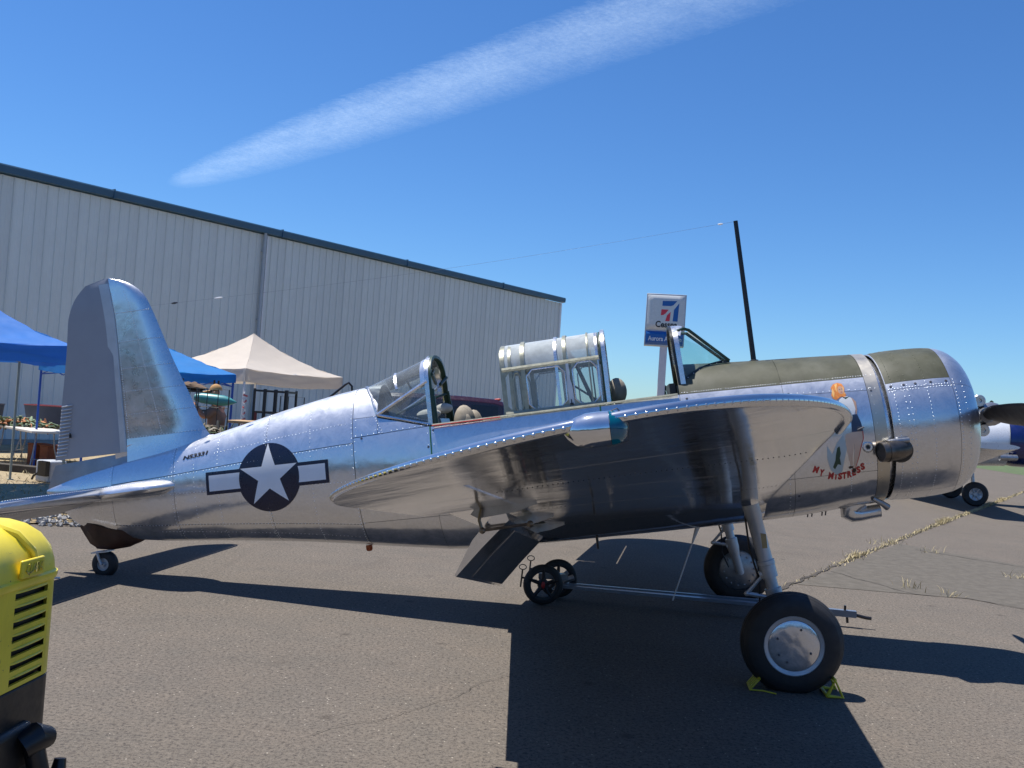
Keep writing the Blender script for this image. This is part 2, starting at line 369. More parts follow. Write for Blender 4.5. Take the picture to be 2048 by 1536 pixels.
for k in range(5200):     # straw tufts over the dirt near the tail and tables
    x = random.uniform(-15, -3.5); y = random.uniform(11.9, 22)
    if y < 12.2 + max(0, (x + 5.4)) * 0.9 or (-8 < x < -4.6 and y < 13.4): continue
    blade(gb, x, y, random.uniform(.02, .10), 0.008, 0.06)
kind(gb.build('dry_grass', STRAW), 'stuff')
# gravel heap
gb = MB(); GRAV = paint('grey gravel', (0.34, 0.33, 0.31), 0.85, 0.35, 25)
for k in range(900):
    a = random.uniform(0, 2 * PI); rr = 0.75 * math.sqrt(random.random()); x = -6.0 + rr * math.cos(a) * 1.5; y = 12.35 + rr * math.sin(a) * .8
    z = max(0, 0.26 * (1 - rr / 0.75)) + 0.01; s = random.uniform(.018, .05)
    rot = Euler((random.random() * 3, random.random() * 3, random.random() * 3)).to_matrix()
    vs = [rot @ Vector(q) * s for q in ((1, .2, 0), (-.9, .3, .1), (.1, 1, -.2), (0, -.8, .1), (.1, .1, .8), (-.1, 0, -.8))]
    gb.add([v + Vector((x, y, z)) for v in vs], [(0, 2, 4), (2, 1, 4), (1, 3, 4), (3, 0, 4), (2, 0, 5), (1, 2, 5), (3, 1, 5), (0, 3, 5)])
kind(gb.build('gravel_heap', GRAV, ang=10), 'stuff')

# far tree mass round the airfield
LEAF = paint('far foliage', (0.020, 0.034, 0.016), 0.9, 0.4, 0.05)
gb = MB()
for k in range(24000):
    a = random.uniform(0, 2 * PI); front = math.cos(a) > 0
    d = random.uniform(300, 370) if front else random.uniform(95, 130)
    hmax = (2.5 + 2.0 * abs(math.sin(a * 23) * math.sin(a * 7.3))) if front else (8 + 7 * abs(math.sin(a * 11) * math.sin(a * 29 + 1)))
    z = random.uniform(0, hmax); s = random.uniform(.7, 1.8) if front else random.uniform(.5, 1.3)
    c = Vector((math.sin(a) * d, math.cos(a) * d, z)); rot = Euler((random.random() * 6, random.random() * 6, random.random() * 6)).to_matrix()
    vs = [rot @ Vector(q) * s for q in ((1, 0, 0), (-.5, .9, 0), (-.5, -.9, .3), (0, 0, .9))]
    gb.add([c + v for v in vs], [(0, 1, 2), (0, 1, 3), (1, 2, 3)])
kind(gb.build('distant_woods', LEAF), 'stuff')
def conifer(x, y, h, label):
    t = thing('conifer_tree', label, 'tree', (x, y, 0), 0, 'conifers on the far side of the airfield')
    m = MB(); m.tube([(0, 0, 0), (0, 0, h * .5), (0, 0, h)], [h * .02, h * .012, 0.02], 7); m.build('trunk', paint('bark', (.08, .05, .03), .9), t)
    m = MB()
    for k in range(900):
        u = random.random() ** 0.7; z = h * (0.12 + .88 * u); rr = (1 - u) * h * .17 * (0.5 + 0.5 * random.random()) + .1; a = random.uniform(0, 2 * PI)
        s = random.uniform(.12, .3) * h / 9
        c = Vector((math.cos(a) * rr, math.sin(a) * rr, z - rr * .25)); d = Vector((math.cos(a), math.sin(a), -.35)); n = Vector((-math.sin(a), math.cos(a), 0))
        m.add([c - d * s, c + n * s * .6, c + d * s * 1.4, c - n * s * .6], [(0, 1, 2, 3)])
    m.build('crown', LEAF, t)
conifer(73.6, 150, 9.3, 'dark conifer standing beyond the engine cowl of the silver trainer')
conifer(75.8, 150, 8.6, 'slightly shorter conifer beside the one above the propeller blade')
conifer(24.1, 150, 7.6, 'small conifer top just right of the aviation sign pole')

# ------------------------------------------------------------------ contrail: a long flattened plume high above the field
def contrail():
    m, t, p = base('ice cloud'); out = t.nodes['Material Output']
    tc = t.nodes.new('ShaderNodeTexCoord'); uv = tc.outputs['UV']
    sx = t.nodes.new('ShaderNodeSeparateXYZ'); t.links.new(uv, sx.inputs[0])
    n1 = noise(t, 7.0, 9, 0.74, uv, dist=0.5, sc3=(26, 1.0, 1)); n2 = noise(t, 5, 6, 0.62, uv, sc3=(5, 0.7, 1)); n3 = noise(t, 30, 5, 0.7, uv, sc3=(12, 0.9, 1))
    def M(op, a, b=None, clamp=False):
        x = t.nodes.new('ShaderNodeMath'); x.operation = op; x.use_clamp = clamp
        for i, q in enumerate((a, b)):
            if q is None: continue
            if isinstance(q, (int, float)): x.inputs[i].default_value = q
            else: t.links.new(q, x.inputs[i])
        return x.outputs[0]
    # v : 0..1 across the plume; edges fade with ragged noise
    v = M('ADD', sx.outputs[1], M('MULTIPLY', M('SUBTRACT', n1, 0.5), 0.55))
    lo = ramp(t, v, [(0.02, 0.0), (0.60, 1.0)]); hi = ramp(t, v, [(0.70, 1.0), (0.96, 0.0)])
    edge = M('MULTIPLY', lo, hi)
    u0 = ramp(t, sx.outputs[0], [(0.0, 0.0), (0.05, 0.75), (0.4, 1.0), (1.0, 0.55)])
    body = M('MULTIPLY', M('MULTIPLY', ramp(t, n2, [(0.25, 0.30), (0.75, 1.0)]), ramp(t, n3, [(0.3, 0.45), (0.7, 1.0)])), edge)
    al = M('MULTIPLY', M('MULTIPLY', body, u0), 0.26, True)
    tr = t.nodes.new('ShaderNodeBsdfTransparent'); df = t.nodes.new('ShaderNodeBsdfTranslucent'); d2 = t.nodes.new('ShaderNodeBsdfDiffuse')
    df.inputs[0].default_value = (.78, .93, 1.0, 1); d2.inputs[0].default_value = (.78, .93, 1.0, 1)
    mm = t.nodes.new('ShaderNodeMixShader'); mm.inputs[0].default_value = .35; t.links.new(df.outputs[0], mm.inputs[1]); t.links.new(d2.outputs[0], mm.inputs[2])
    mx = t.nodes.new('ShaderNodeMixShader'); t.links.new(al, mx.inputs[0]); t.links.new(tr.outputs[0], mx.inputs[1]); t.links.new(mm.outputs[0], mx.inputs[2])
    t.links.new(mx.outputs[0], out.inputs[0])
    A = Vector((-0.368, 0.994, 0.213)) / 0.213 * 900; B = Vector((0.160, 0.988, 0.442)) / 0.442 * 900
    A = A + Vector((0, 0, 0)); d = (B - A); C = A + d * 1.35
    side = Vector((-d.y, d.x, 0)).normalized()
    mb = MB(); N = 60; rows = []; uvs = []
    for i in range(N + 1):
        u = i / N; c = A.lerp(C, u)
        # far end narrow, overhead end broad; lens-shaped section
        wd = max(20, (34 + 330 * u ** 0.55) * (1.0 - 0.72 * u))
        row = []
        for k in range(16):
            a = 2 * PI * k / 16
            row.append(c + side * (wd * math.cos(a)) + Vector((0, 0, 0.16 * wd * math.sin(a)))); uvs.append((u, 0.5 - 0.5 * math.cos(a)))
        rows.append(row)
    vs = [p for r in rows for p in r]; fs = []
    for i in range(N):
        for k in range(16): fs.append((i * 16 + k, i * 16 + (k + 1) % 16, (i + 1) * 16 + (k + 1) % 16, (i + 1) * 16 + k))
    me = bpy.data.meshes.new('contrail'); me.from_pydata([tuple(v) for v in vs], [], fs); me.materials.append(m)
    ul = me.uv_layers.new(name='uv')
    for li, l in enumerate(me.loops): ul.data[li].uv = uvs[l.vertex_index]
    for q in me.polygons: q.use_smooth = True
    o = bpy.data.objects.new('contrail', me); sc.collection.objects.link(o)
    thing('', 'broad white feathery vapour trail slanting across the blue sky', 'contrail', obj=o)
contrail()

# ================================================================== THE SILVER TRAINER
YAW = R(-7.2); TH = R(10.5)
Rm = Matrix.Rotation(YAW, 4, 'Z') @ Matrix.Rotation(-TH, 4, 'Y')
OFF = Rm.to_3x3().transposed() @ Vector((0, 0, 1.69))
plane = thing('training_aircraft', 'polished bare aluminium wartime training aircraft with star insignia, parked with chocked wheels', 'airplane')
plane.matrix_world = Matrix.Translation((2.31, 8.31, 0)) @ Rm
def P(mb, name, mat, parent=None, ang=35, label=None, bevel=0):
    o = mb.build(name, mat, parent or plane, ang, OFF, bevel=bevel)
    if label: o['label'] = label
    return o
fT = smooth_tab([(-6.8, .305), (-6.5, .40), (-6.0, .50), (-5.5, .568), (-5.12, .634), (-4.72, .715), (-4.22, .812), (-3.56, .906), (-2.9, .90), (-1.4, .83), (-.8, .775), (-.06, .722), (.32, .702), (.83, .668), (.95, .66)])
fB = smooth_tab([(-6.8, .27), (-6.5, -.06), (-6.12, -.215), (-5.82, -.272), (-5.08, -.349), (-4.36, -.43), (-3.88, -.496), (-3.19, -.602), (-2.82, -.650), (-1.6, -.672), (-.37, -.668), (.15, -.656), (.57, -.623), (.95, -.60)])
fW = smooth_tab([(-6.8, .02), (-6.5, .09), (-6.0, .17), (-5.5, .235), (-5.12, .28), (-4.72, .325), (-4.22, .385), (-3.6, .455), (-2.9, .505), (-1.4, .555), (-.8, .57), (.1, .590), (.95, .605)])
fM = smooth_tab([(-6.8, .285), (-6.5, .16), (-6.0, .13), (-5.12, .11), (-4.5, .085), (-3.6, .05), (-2.9, .0), (.1, .0), (.95, .03)])
NE = 2.15
def fus(x, ph, eps=0.0):
    """ph 0 = top, pi = bottom, negative = starboard (towards the viewer)"""
    T, B, W, M = fT(x), fB(x), fW(x), fM(x); s = -1 if ph < 0 else 1; a = abs(ph)
    cy = abs(math.sin(a)) ** (2 / NE); cz = abs(math.cos(a)) ** (2 / NE)
    z = M + (T - M + eps) * cz if a <= PI / 2 else M - (M - B + eps) * cz
    return Vector((x, s * (W + eps) * cy, z))
def fus_y(x, z):
    T, B, W, M = fT(x), fB(x), fW(x), fM(x)
    h = (z - M) / (T - M) if z >= M else (M - z) / (M - B)
    h = min(0.9999, max(0, h)); return W * (1 - h ** NE) ** (1 / NE)
def ph_at(x, z):
    T, B, M = fT(x), fB(x), fM(x)
    if z >= M: c = min(1, max(0, (z - M) / (T - M))); return math.acos(c ** (NE / 2))
    c = min(1, max(0, (M - z) / (M - B))); return PI - math.acos(c ** (NE / 2))
def skin(name, x0, x1, p0, p1, mat, nx=None, npn=26, label=None, gap=.0016, lift=0.0, parent=None, th=.004):
    """one sheet of fuselage skin between two frames and two stringers, with real thickness"""
    mb = MB(); x0 += gap; x1 -= gap; nx = nx or max(3, int((x1 - x0) / .12)); out = []; inn = []
    for i in range(nx + 1):
        x = x0 + (x1 - x0) * i / nx; a = p0(x) if callable(p0) else p0; b = p1(x) if callable(p1) else p1
        g = gap / fW(x) if x > -6.5 else 0
        ra = [fus(x, a + g + (b - a - 2 * g) * j / npn, lift) for j in range(npn + 1)]
        rb = [fus(x, a + g + (b - a - 2 * g) * j / npn, lift - th) for j in range(npn + 1)]
        out.append(ra); inn.append(rb)
    n = nx + 1; m = npn + 1; vs = [p for r in out for p in r] + [p for r in inn for p in r]; o = n * m; fs = []
    for i in range(nx):
        for j in range(npn):
            a = i * m + j; fs.append((a, a + 1, a + m + 1, a + m)); fs.append((o + a, o + a + m, o + a + m + 1, o + a + 1))
    for i in range(nx):
        for j in (0, m - 1): a = i * m + j; fs.append((a, a + m, o + a + m, o + a))
    for j in range(npn):
        for i in (0, nx): a = i * m + j; fs.append((a, a + 1, o + a + 1, o + a))
    mb.add(vs, fs); return P(mb, name, mat, parent, 40, label)
RAIL = 0.478
pr = lambda x: ph_at(x, RAIL + .01 * (x + 2) / 2.0 if x < -0.8 else .497 - .036 * (x + .8) / 1.6)   # rail / olive border
SEAM = lambda x: ph_at(x, .385 - .05 * (x - .05))
lowp = lambda x: ph_at(x, -.30)
# --- inner dark structure so skin gaps read as seams
mb = MB(); rows = []
for i in range(40):
    x = -6.7 + (0.80 + 6.7) * i / 39
    a = pr(x) + .06 if -3.4 < x < -.72 else 0.0
    rows.append([fus(x, -PI + (PI - a) * j / 14, -.014) for j in range(15)] + [fus(x, a + (PI - a) * j / 14, -.014) for j in range(15)])
mb.grid(rows); P(mb, 'frame_structure', COCK)
# --- panels. starboard: ph from -pr down to -pi
def both(name, x0, x1, a, b, mat, label=None, **k):
    f = lambda q: (q if callable(q) else (lambda x, q=q: q))
    A, B = f(a), f(b)
    skin(name, x0, x1, lambda x: -B(x), lambda x: -A(x), mat, label=label, **k)
    skin(name, x0, x1, A, B, mat, **k)
skin('antiglare_panel', .06, .715, lambda x: -pr(x), pr, OLIVE, label='matt olive drab anti glare panel ahead of the windshield')
skin('antiglare_panel', -.775, .06, lambda x: -pr(x), pr, OLIVE, label='olive drab coaming panel under the windshield')
both('skin_panel', .06, .715, pr, SEAM, ALU, npn=8)
both('skin_panel', .06, .715, SEAM, lowp, ALU, npn=18)
both('skin_panel', .06, .715, lowp, PI, ALU, npn=14)
both('skin_panel', -.775, .06, pr, lowp, ALU)
both('skin_panel', -1.44, -.775, pr, lowp, ALU)
both('skin_panel', -2.924, -1.446, pr, lowp, ALU)
both('skin_panel', -2.929, -.9, lowp, PI, ALU, npn=14)
both('skin_panel', -.9, .06, lowp, PI, ALU, npn=14)
strap = lambda x: ph_at(x, .452 + .028 * (x + 3.62) / .7)
both('skin_panel', -3.628, -2.927, strap, lowp, ALU)
both('skin_panel', -3.628, -2.929, lowp, PI, ALU, npn=14)
gl = lambda x: ph_at(x, .475 + max(0, (-2.93 - x)) * .28)
both('skin_panel', -3.40, -2.93, gl, strap, ALU_FIN, npn=8)
both('gusset_panel', -3.628, -3.40, lambda x: ph_at(x, .62), strap, ALU_FIN, npn=8, lift=.001)
skin('skin_panel', -3.628, -3.40, lambda x: -ph_at(x, .62), lambda x: ph_at(x, .62), ALU, lift=-.0005)
st2 = lambda x: ph_at(x, fM(x) + .36 * (fT(x) - fM(x)) / .86)
st3 = lambda x: ph_at(x, fM(x) - .62 * (fM(x) - fB(x)))
for x0, x1 in ((-4.47, -3.63), (-5.41, -4.47), (-6.06, -5.41)):
    skin('skin_panel', x0, x1, lambda x: -st2(x), st2, ALU, npn=30)
    both('skin_panel', x0, x1, st2, st3, ALU, npn=18)
    both('skin_panel', x0, x1, st3, PI, ALU, npn=12)
skin('tail_cone', -6.80, -6.06, -PI, PI, ALU_FIN, npn=48)
# green rubbing seams at the cockpit frames
for x in (-2.926, -1.444):
    mb = MB(); mb.tube([fus(x, -(pr(x) + (ph_at(x, -.2) - pr(x)) * k / 12), .0005) for k in range(13)], .0065, 6); P(mb, 'green_seam', GREENI)

# --- cowl
CZ = .032
def cowl_pt(x, a, e=0.0):   # a from top, negative starboard
    prof = smooth_tab([(.83, .622), (.93, .635), (1.16, .637), (1.33, .626), (1.43, .604), (1.51, .553), (1.568, .475), (1.59, .40)])
    r = prof(x) + e; return Vector((x, r * math.sin(a), CZ + r * math.cos(a)))
def cowl(name, x0, x1, a0, a1, mat, n=30, nx=10, label=None, e=0.0, xs=None, th=.006):
    mb = MB(); xs = xs or [x0 + (x1 - x0) * i / nx for i in range(nx + 1)]; g = .0022
    o = [[cowl_pt(x, a0 + g + (a1 - a0 - 2 * g) * j / n, e) for j in range(n + 1)] for x in xs]
    i_ = [[cowl_pt(x, a0 + g + (a1 - a0 - 2 * g) * j / n, e - th) for j in range(n + 1)] for x in xs]
    mb.grid(o); mb.grid(i_)
    for A, B in ((o[0], i_[0]), (o[-1], i_[-1])): mb.grid([A, B])
    for j in (0, n): mb.grid([[r[j] for r in o], [r[j] for r in i_]])
    return P(mb, name, mat, None, 40, label)
AO = R(56); AS = R(62)
cowl('antiglare_panel', .865, 1.365, -AO, AO, OLIVE, label='olive drab top panel of the engine cowl')
cowl('cowl_strip', .865, 1.365, -AS, -AO, ALU_COWL, n=5); cowl('cowl_strip', .865, 1.365, AO, AS, ALU_COWL, n=5)
cowl('cowl_panel', .865, 1.365, -R(150), -AS, ALU_COWL); cowl('cowl_panel', .865, 1.365, AS, R(150), ALU_COWL)
cowl('cowl_panel', .865, 1.365, R(150), R(210), ALU_COWL)
nx_ = [1.368, 1.40, 1.43, 1.46, 1.49, 1.52, 1.545, 1.562, 1.575, 1.585, 1.59]
cowl('nose_ring', 0, 0, -AS, AS, ALU_COWL, xs=nx_); cowl('nose_ring', 0, 0, AS, PI * 2 - AS, ALU_COWL, n=60, xs=nx_)
mb = MB(); mb.lathe([(.40, 1.59), (.385, 1.585), (.385, 1.52), (.45, 1.35), (.50, 1.1), (.50, .86)], (0, 0, CZ), (1, 0, 0), 48); P(mb, 'cowl_lip', ALU_COWL)
mb = MB(); mb.lathe([(0.02, 1.30), (.30, 1.32), (.50, 1.28)], (0, 0, CZ), (1, 0, 0), 32); P(mb, 'engine_baffle', BLACKM)
eng = MB()
for k in range(9):
    a = 2 * PI * k / 9; d = Vector((0, math.sin(a), math.cos(a)))
    c = Vector((1.38, 0, CZ))
    for q in range(7): eng.lathe([(.02, 0), (.075 - .002 * q, .0), (.075 - .002 * q, .012), (.02, .014)], c + d * (.16 + q * .033), d, 12)
    eng.tube([c + d * .16, c + d * .42], .05, 8); eng.tube([c + d * .12 + Vector((.09, .03, 0)), c + d * .40 + Vector((.05, .03, 0))], .012, 6)
P(eng, 'cylinder_bank', BURNT)
mb = MB(); mb.lathe([(.01, 1.62), (.05, 1.62), (.075, 1.60), (.10, 1.56), (.17, 1.52), (.19, 1.45), (.19, 1.38)], (0, 0, CZ), (1, 0, 0), 28); P(mb, 'gear_case', STEEL)
# collar between firewall and cowl (bright inner ring, then dark cooling gap)
skin('firewall_collar', .715, .815, -PI, PI, polished('sooty collar', (.62, .58, .50), .22, .1, .3, .2), npn=72, lift=.002)
mb = MB(); mb.lathe([(.60, .80), (.60, .83), (.575, .90), (.45, 1.0)], (0, 0, CZ + .005), (1, 0, 0), 64); P(mb, 'firewall_ring', FRAMEAL)
mb = MB(); mb.lathe([(.560, .80), (.560, 1.0), (.45, 1.05)], (0, 0, CZ), (1, 0, 0), 48); P(mb, 'cooling_gap', COCK)
# rounded beading along the trailing edge of the cowl
mb = MB(); mb.tube([cowl_pt(.862, 2 * PI * k / 64, -.002) for k in range(65)], .006, 6, cap=False); P(mb, 'cowl_beading', ALU_COWL)

# --- propeller: hub barrel, two counterweights, two blades (horizontal)
hub = MB(); HC = Vector((1.755, 0, .03))
hub.lathe([(.0, .16), (.055, .155), (.085, .13), (.10, .09), (.10, .0), (.07, -.02), (.06, -.10), (.075, -.14)], HC, (1, 0, 0), 28)
hub.tube([HC + Vector((-.01, -.16, 0)), HC + Vector((-.01, .16, 0))], .065, 14)
hubo = P(hub, 'propeller_hub', STEEL)
for s in (-1, 1):
    cw = MB(); c = HC + Vector((-.02, s * .06, -s * .0)); 
    for zz in (.11, -.11): cw.tube([c + Vector((-.03, 0, zz)), c + Vector((.02, -.11 * 1, zz))], .036, 14)
    pass
for zz in (.125, -.125):
    cw = MB(); cw.lathe([(.0, -.02), (.048, -.02), (.052, .0), (.052, .09), (.046, .098), (.02, .098), (.018, .08), (.0, .08)], HC + Vector((-.03, .0, zz)), (-.1, -1, 0), 24); P(cw, 'counterweight', FRAMEAL, hubo)
for s in (-1, 1):
    mb = MB(); rows = []
    for i in range(26):
        u = i / 25; y = s * (.10 + 1.27 * u)
        ch = lerp([(0, .07), (.05, .09), (.13, .165), (.28, .205), (.5, .21), (.7, .20), (.87, .16), (.95, .11), (1, .02)], u)
        th = lerp([(0, .07), (.1, .055), (.3, .03), (.6, .016), (1, .006)], u); tw = R(lerp([(0, 44), (.3, 34), (.6, 24), (1, 16)], u))
        row = []
        for k in range(18):
            a = 2 * PI * k / 18; cx = .5 * ch * math.cos(a); tz = .5 * th * math.sin(a)
            # chord lies mostly in the disc (z), twisted towards the axis (x)
            row.append(HC + Vector((cx * math.sin(tw) * s + tz * math.cos(tw), 0, cx * math.cos(tw) - tz * math.sin(tw) * s)) + Vector((-.01, y, 0)))
        rows.append(row)
    mb.grid(rows, cv=True, cap=True); P(mb, 'propeller_blade', BLADE)

# --- exhaust stack (starboard), small intake beside it, carburettor scoop below
eb = MB()
path = [(.93, -.575, -.145), (.87, -.63, -.145), (.80, -.665, -.147), (.72, -.69, -.148)]
eb.tube(path, [.076, .084, .082, .078], 24, cap=False); eb.tube([(.722, -.690, -.148), (.80, -.664, -.147), (.90, -.61, -.145)], [.069, .064, .05], 20, cap=True, mi=1)
eb.lathe([(.069, 0), (.078, 0), (.080, -.03)], (.716, -.692, -.148), (-.94, -.3, 0), 24)
ex = P(eb, 'exhaust_stack', [BURNT, BLACKM])
mb = MB(); mb.lathe([(.080, -.008), (.087, -.008), (.087, .008), (.080, .008)], (.775, -.672, -.147), (-.95, -.25, 0), 24); P(mb, 'clamp_ring', BURNT, ex)
mb = MB(); mb.tube([(.955, -.645, -.078), (.86, -.655, -.078), (.79, -.66, -.078), (.76, -.655, -.095)], [.022, .024, .022, .012], 12); P(mb, 'shroud_tube', STEEL, ex)
mb = MB(); rows = []    # dark cutout saddle where the stack leaves the cowl
mb.lathe([(.0, .012), (.06, .012), (.09, .006), (.10, -.012), (.09, -.03)], (.895, -.620, -.155), (.05, -1, -.05), 28); P(mb, 'stack_opening', BLACKM)
mb = MB(); mb.lathe([(.0, .0), (.018, .0), (.020, .035), (.034, .035), (.036, .0), (.05, -.02)], (.645, -.603, -.10), (-.15, -1, 0), 18); P(mb, 'vent_nozzle', [FRAMEAL])
mb = MB(); mb.lathe([(.0, 0), (.015, 0)], (.64, -.636, -.10), (0, -1, 0), 12); P(mb, 'vent_hole', BLACKM)
sb = MB(); sp = [(.83, -.04, -.50), (.70, -.04, -.575), (.60, -.04, -.632), (.535, -.04, -.655), (.52, -.04, -.678), (.56, -.04, -.695), (.64, -.04, -.700), (.72, -.04, -.695), (.81, -.04, -.690)]
sp = [(.66, -.04, -.57), (.60, -.04, -.60), (.555, -.04, -.635), (.55, -.04, -.665), (.585, -.04, -.688), (.64, -.04, -.694), (.72, -.04, -.688), (.80, -.04, -.682)]
sb.tube(sp, [.085, .088, .086, .080, .072, .064, .058, .057], 24, cap=False)
sb.lathe([(.057, 0), (.059, .006), (.051, .006), (.049, -.12), (0, -.12)], (.80, -.04, -.682), (1, 0, .02), 24); P(sb, 'carburettor_scoop', ALU_COWL)
mb = MB(); mb.tube([(.70, -.30, -.545), (.78, -.28, -.60), (.82, -.25, -.635)], [.02, .024, .03], 12); P(mb, 'drain_pipe', STEEL)
mb = MB(); mb.lathe([(.0, .012), (.02, .01), (.022, 0)], (.60, -.595, .05), (0, -1, 0), 12); mb.tube([(.585, -.60, .045), (.635, -.612, .062)], .008, 6); P(mb, 'fuel_toggle', SCREW)

# --- fin and rudder
LEf = smooth_tab([(.40, -5.08), (.50, -5.09), (.634, -5.115), (.72, -5.165), (.992, -5.261), (1.416, -5.418), (1.944, -5.592), (2.05, -5.64), (2.13, -5.71), (2.20, -5.815), (2.235, -5.90), (2.254, -5.985)])
TEf = smooth_tab([(.50, -6.715), (.675, -6.664), (1.147, -6.566), (1.621, -6.474), (1.80, -6.448), (1.907, -6.43), (2.0, -6.395), (2.091, -6.345), (2.17, -6.27), (2.219, -6.204), (2.243, -6.12), (2.254, -6.01)])
HGf = smooth_tab([(.48, -5.930), (1.264, -5.938), (1.843, -5.944), (2.05, -5.964), (2.254, -5.992)])
def fin_t(z): return lerp([(.5, .075), (.7, .062), (1.2, .05), (2.0, .032), (2.2, .02), (2.254, .006)], z)
def aero(u): return (1.0 - (1 - min(1, u / .35)) ** 2.2) if u < .35 else 1.0 - .25 * ((u - .35) / .65) ** 1.5
def finskin(z0, z1, n=8):
    mb = MB(); rows = []
    for i in range(n + 1):
        z = z0 + (z1 - z0) * i / n; le = LEf(z); hg = HGf(z) + .006; t = fin_t(z); r = []
        fl = max(0, (.80 - z)) ** 2 * .30
        for s in (1, -1):
            for k in range(13):
                u = (k / 12) ** 1.6 if s == 1 else (1 - k / 12) ** 1.6
                r.append((le + (hg - le) * u, s * (t + fl) * aero(u), z))
        rows.append(r)
    mb.grid(rows, cv=True); mb.f.append(tuple(range(26))); mb.mi.append(0); o = n * 26; mb.f.append(tuple(o + k for k in range(25, -1, -1))); mb.mi.append(0)
    return P(mb, 'fin_panel', ALU_FIN, None, 30)
fz = [.46, .70, .92, 1.14, 1.36, 1.62, 1.90, 2.254]
for a, b in zip(fz, fz[1:]): finskin(a, b - .0015, 10 if b > 2 else 6)
mb = MB(); rows = []
for i in range(40):
    z = .575 + (2.252 - .575) * i / 39; hg = HGf(z) - .004; te = TEf(z); t = fin_t(z) * .92; r = []
    for s in (1, -1):
        for k in range(11):
            u = k / 10 if s == 1 else 1 - k / 10
            if u < .12: yy = t * math.sqrt(1 - (1 - u / .12) ** 2) ; xx = hg + .012 - (hg + .012 - te) * u
            else: yy = t * (1 - .97 * ((u - .12) / .88)); xx = hg + .012 - (hg + .012 - te) * u
            r.append((xx, s * max(yy, .003), z))
    rows.append(r)
mb.grid(rows, cv=True, cap=True); rud = P(mb, 'rudder', SILVER, None, 40, 'matt silver fabric covered rudder')
mb = MB(); rows = []      # tail fairing under the rudder
for i in range(9):
    z = .18 + (.560 - .18) * i / 8; te = lerp([(.18, -6.72), (.304, -6.797), (.51, -6.705), (.56, -6.69)], z); zt_ = z + (.012 if i == 8 else 0); t = lerp([(.18, .15), (.35, .10), (.56, .052)], z); r = []
    for s in (1, -1):
        for k in range(11):
            u = k / 10 if s == 1 else 1 - k / 10; x = -5.90 + (te + 5.90) * u; r.append((x, s * max(.004, t * (1 - u ** 1.5)), z - (.0 if i < 8 else .045 * u - .012)))
    rows.append(r)
mb.grid(rows, cv=True, cap=True); P(mb, 'tail_fairing', paint('satin grey skin', (.30, .31, .33), .36, .12, 8, metal=.6))
for s in (-1, 1):         # concave fillet between fin and fuselage
    mb = MB(); rows = []
    for i in range(20):
        x = -5.08 - .97 * i / 19; gx = math.sin(PI / 2 * min(1, (i + .05) / 11)); zf = fT(x) + .003 + .12 * gx; A_ = Vector((x, s * (.058 * gx if x < -5.2 else .02 * gx), zf)); ph_ = .02 + .30 * gx; B_ = fus(x, s * ph_, .0015); C_ = Vector((x, s * .055 * gx, fT(x) + .004))
        rows.append([A_ * (1 - t_) ** 2 + C_ * 2 * t_ * (1 - t_) + B_ * t_ * t_ for t_ in [k / 8 for k in range(9)]])
    mb.grid(rows); P(mb, 'fin_fillet', ALU)
mb = MB()   # leading edge fairing of the rudder, paler
rows = []
for i in range(30):
    z = .577 + (2.20 - .577) * i / 29; hg = HGf(z) - .002; t = fin_t(z) * .92
    rows.append([(hg + .014 - .11 * q, -(t * (1 if q < .3 else 1) * (math.sqrt(max(0, 1 - (1 - q / .15) ** 2)) if q < .15 else 1 - .16 * (q - .15))) - .002, z) for q in [j / 10 for j in range(11)]])
mb.grid(rows); P(mb, 'leading_edge_strip', SILVERP, rud)
mb = MB()   # corrugated trim tab
for i in range(15):
    z = .60 + .50 * i / 15
    te = TEf(z) - .004; xf = te + .10 + .02 * (i / 15) * 0
    mb.tube([(te + .01, -.006, z + .012), (te + .06, -.015, z + .014), (te + .13, -.026, z + .016)], [.005, .008, .004], 6)
P(mb, 'tab_corrugation', SILVERP, rud)
mb = MB(); mb.box((-6.50, -.034, .79), (.012, .02, .035)); mb.tube([(-6.50, -.035, .79), (-6.50, -.035, .82)], .006, 6); P(mb, 'tab_horn', BLACKM, rud)

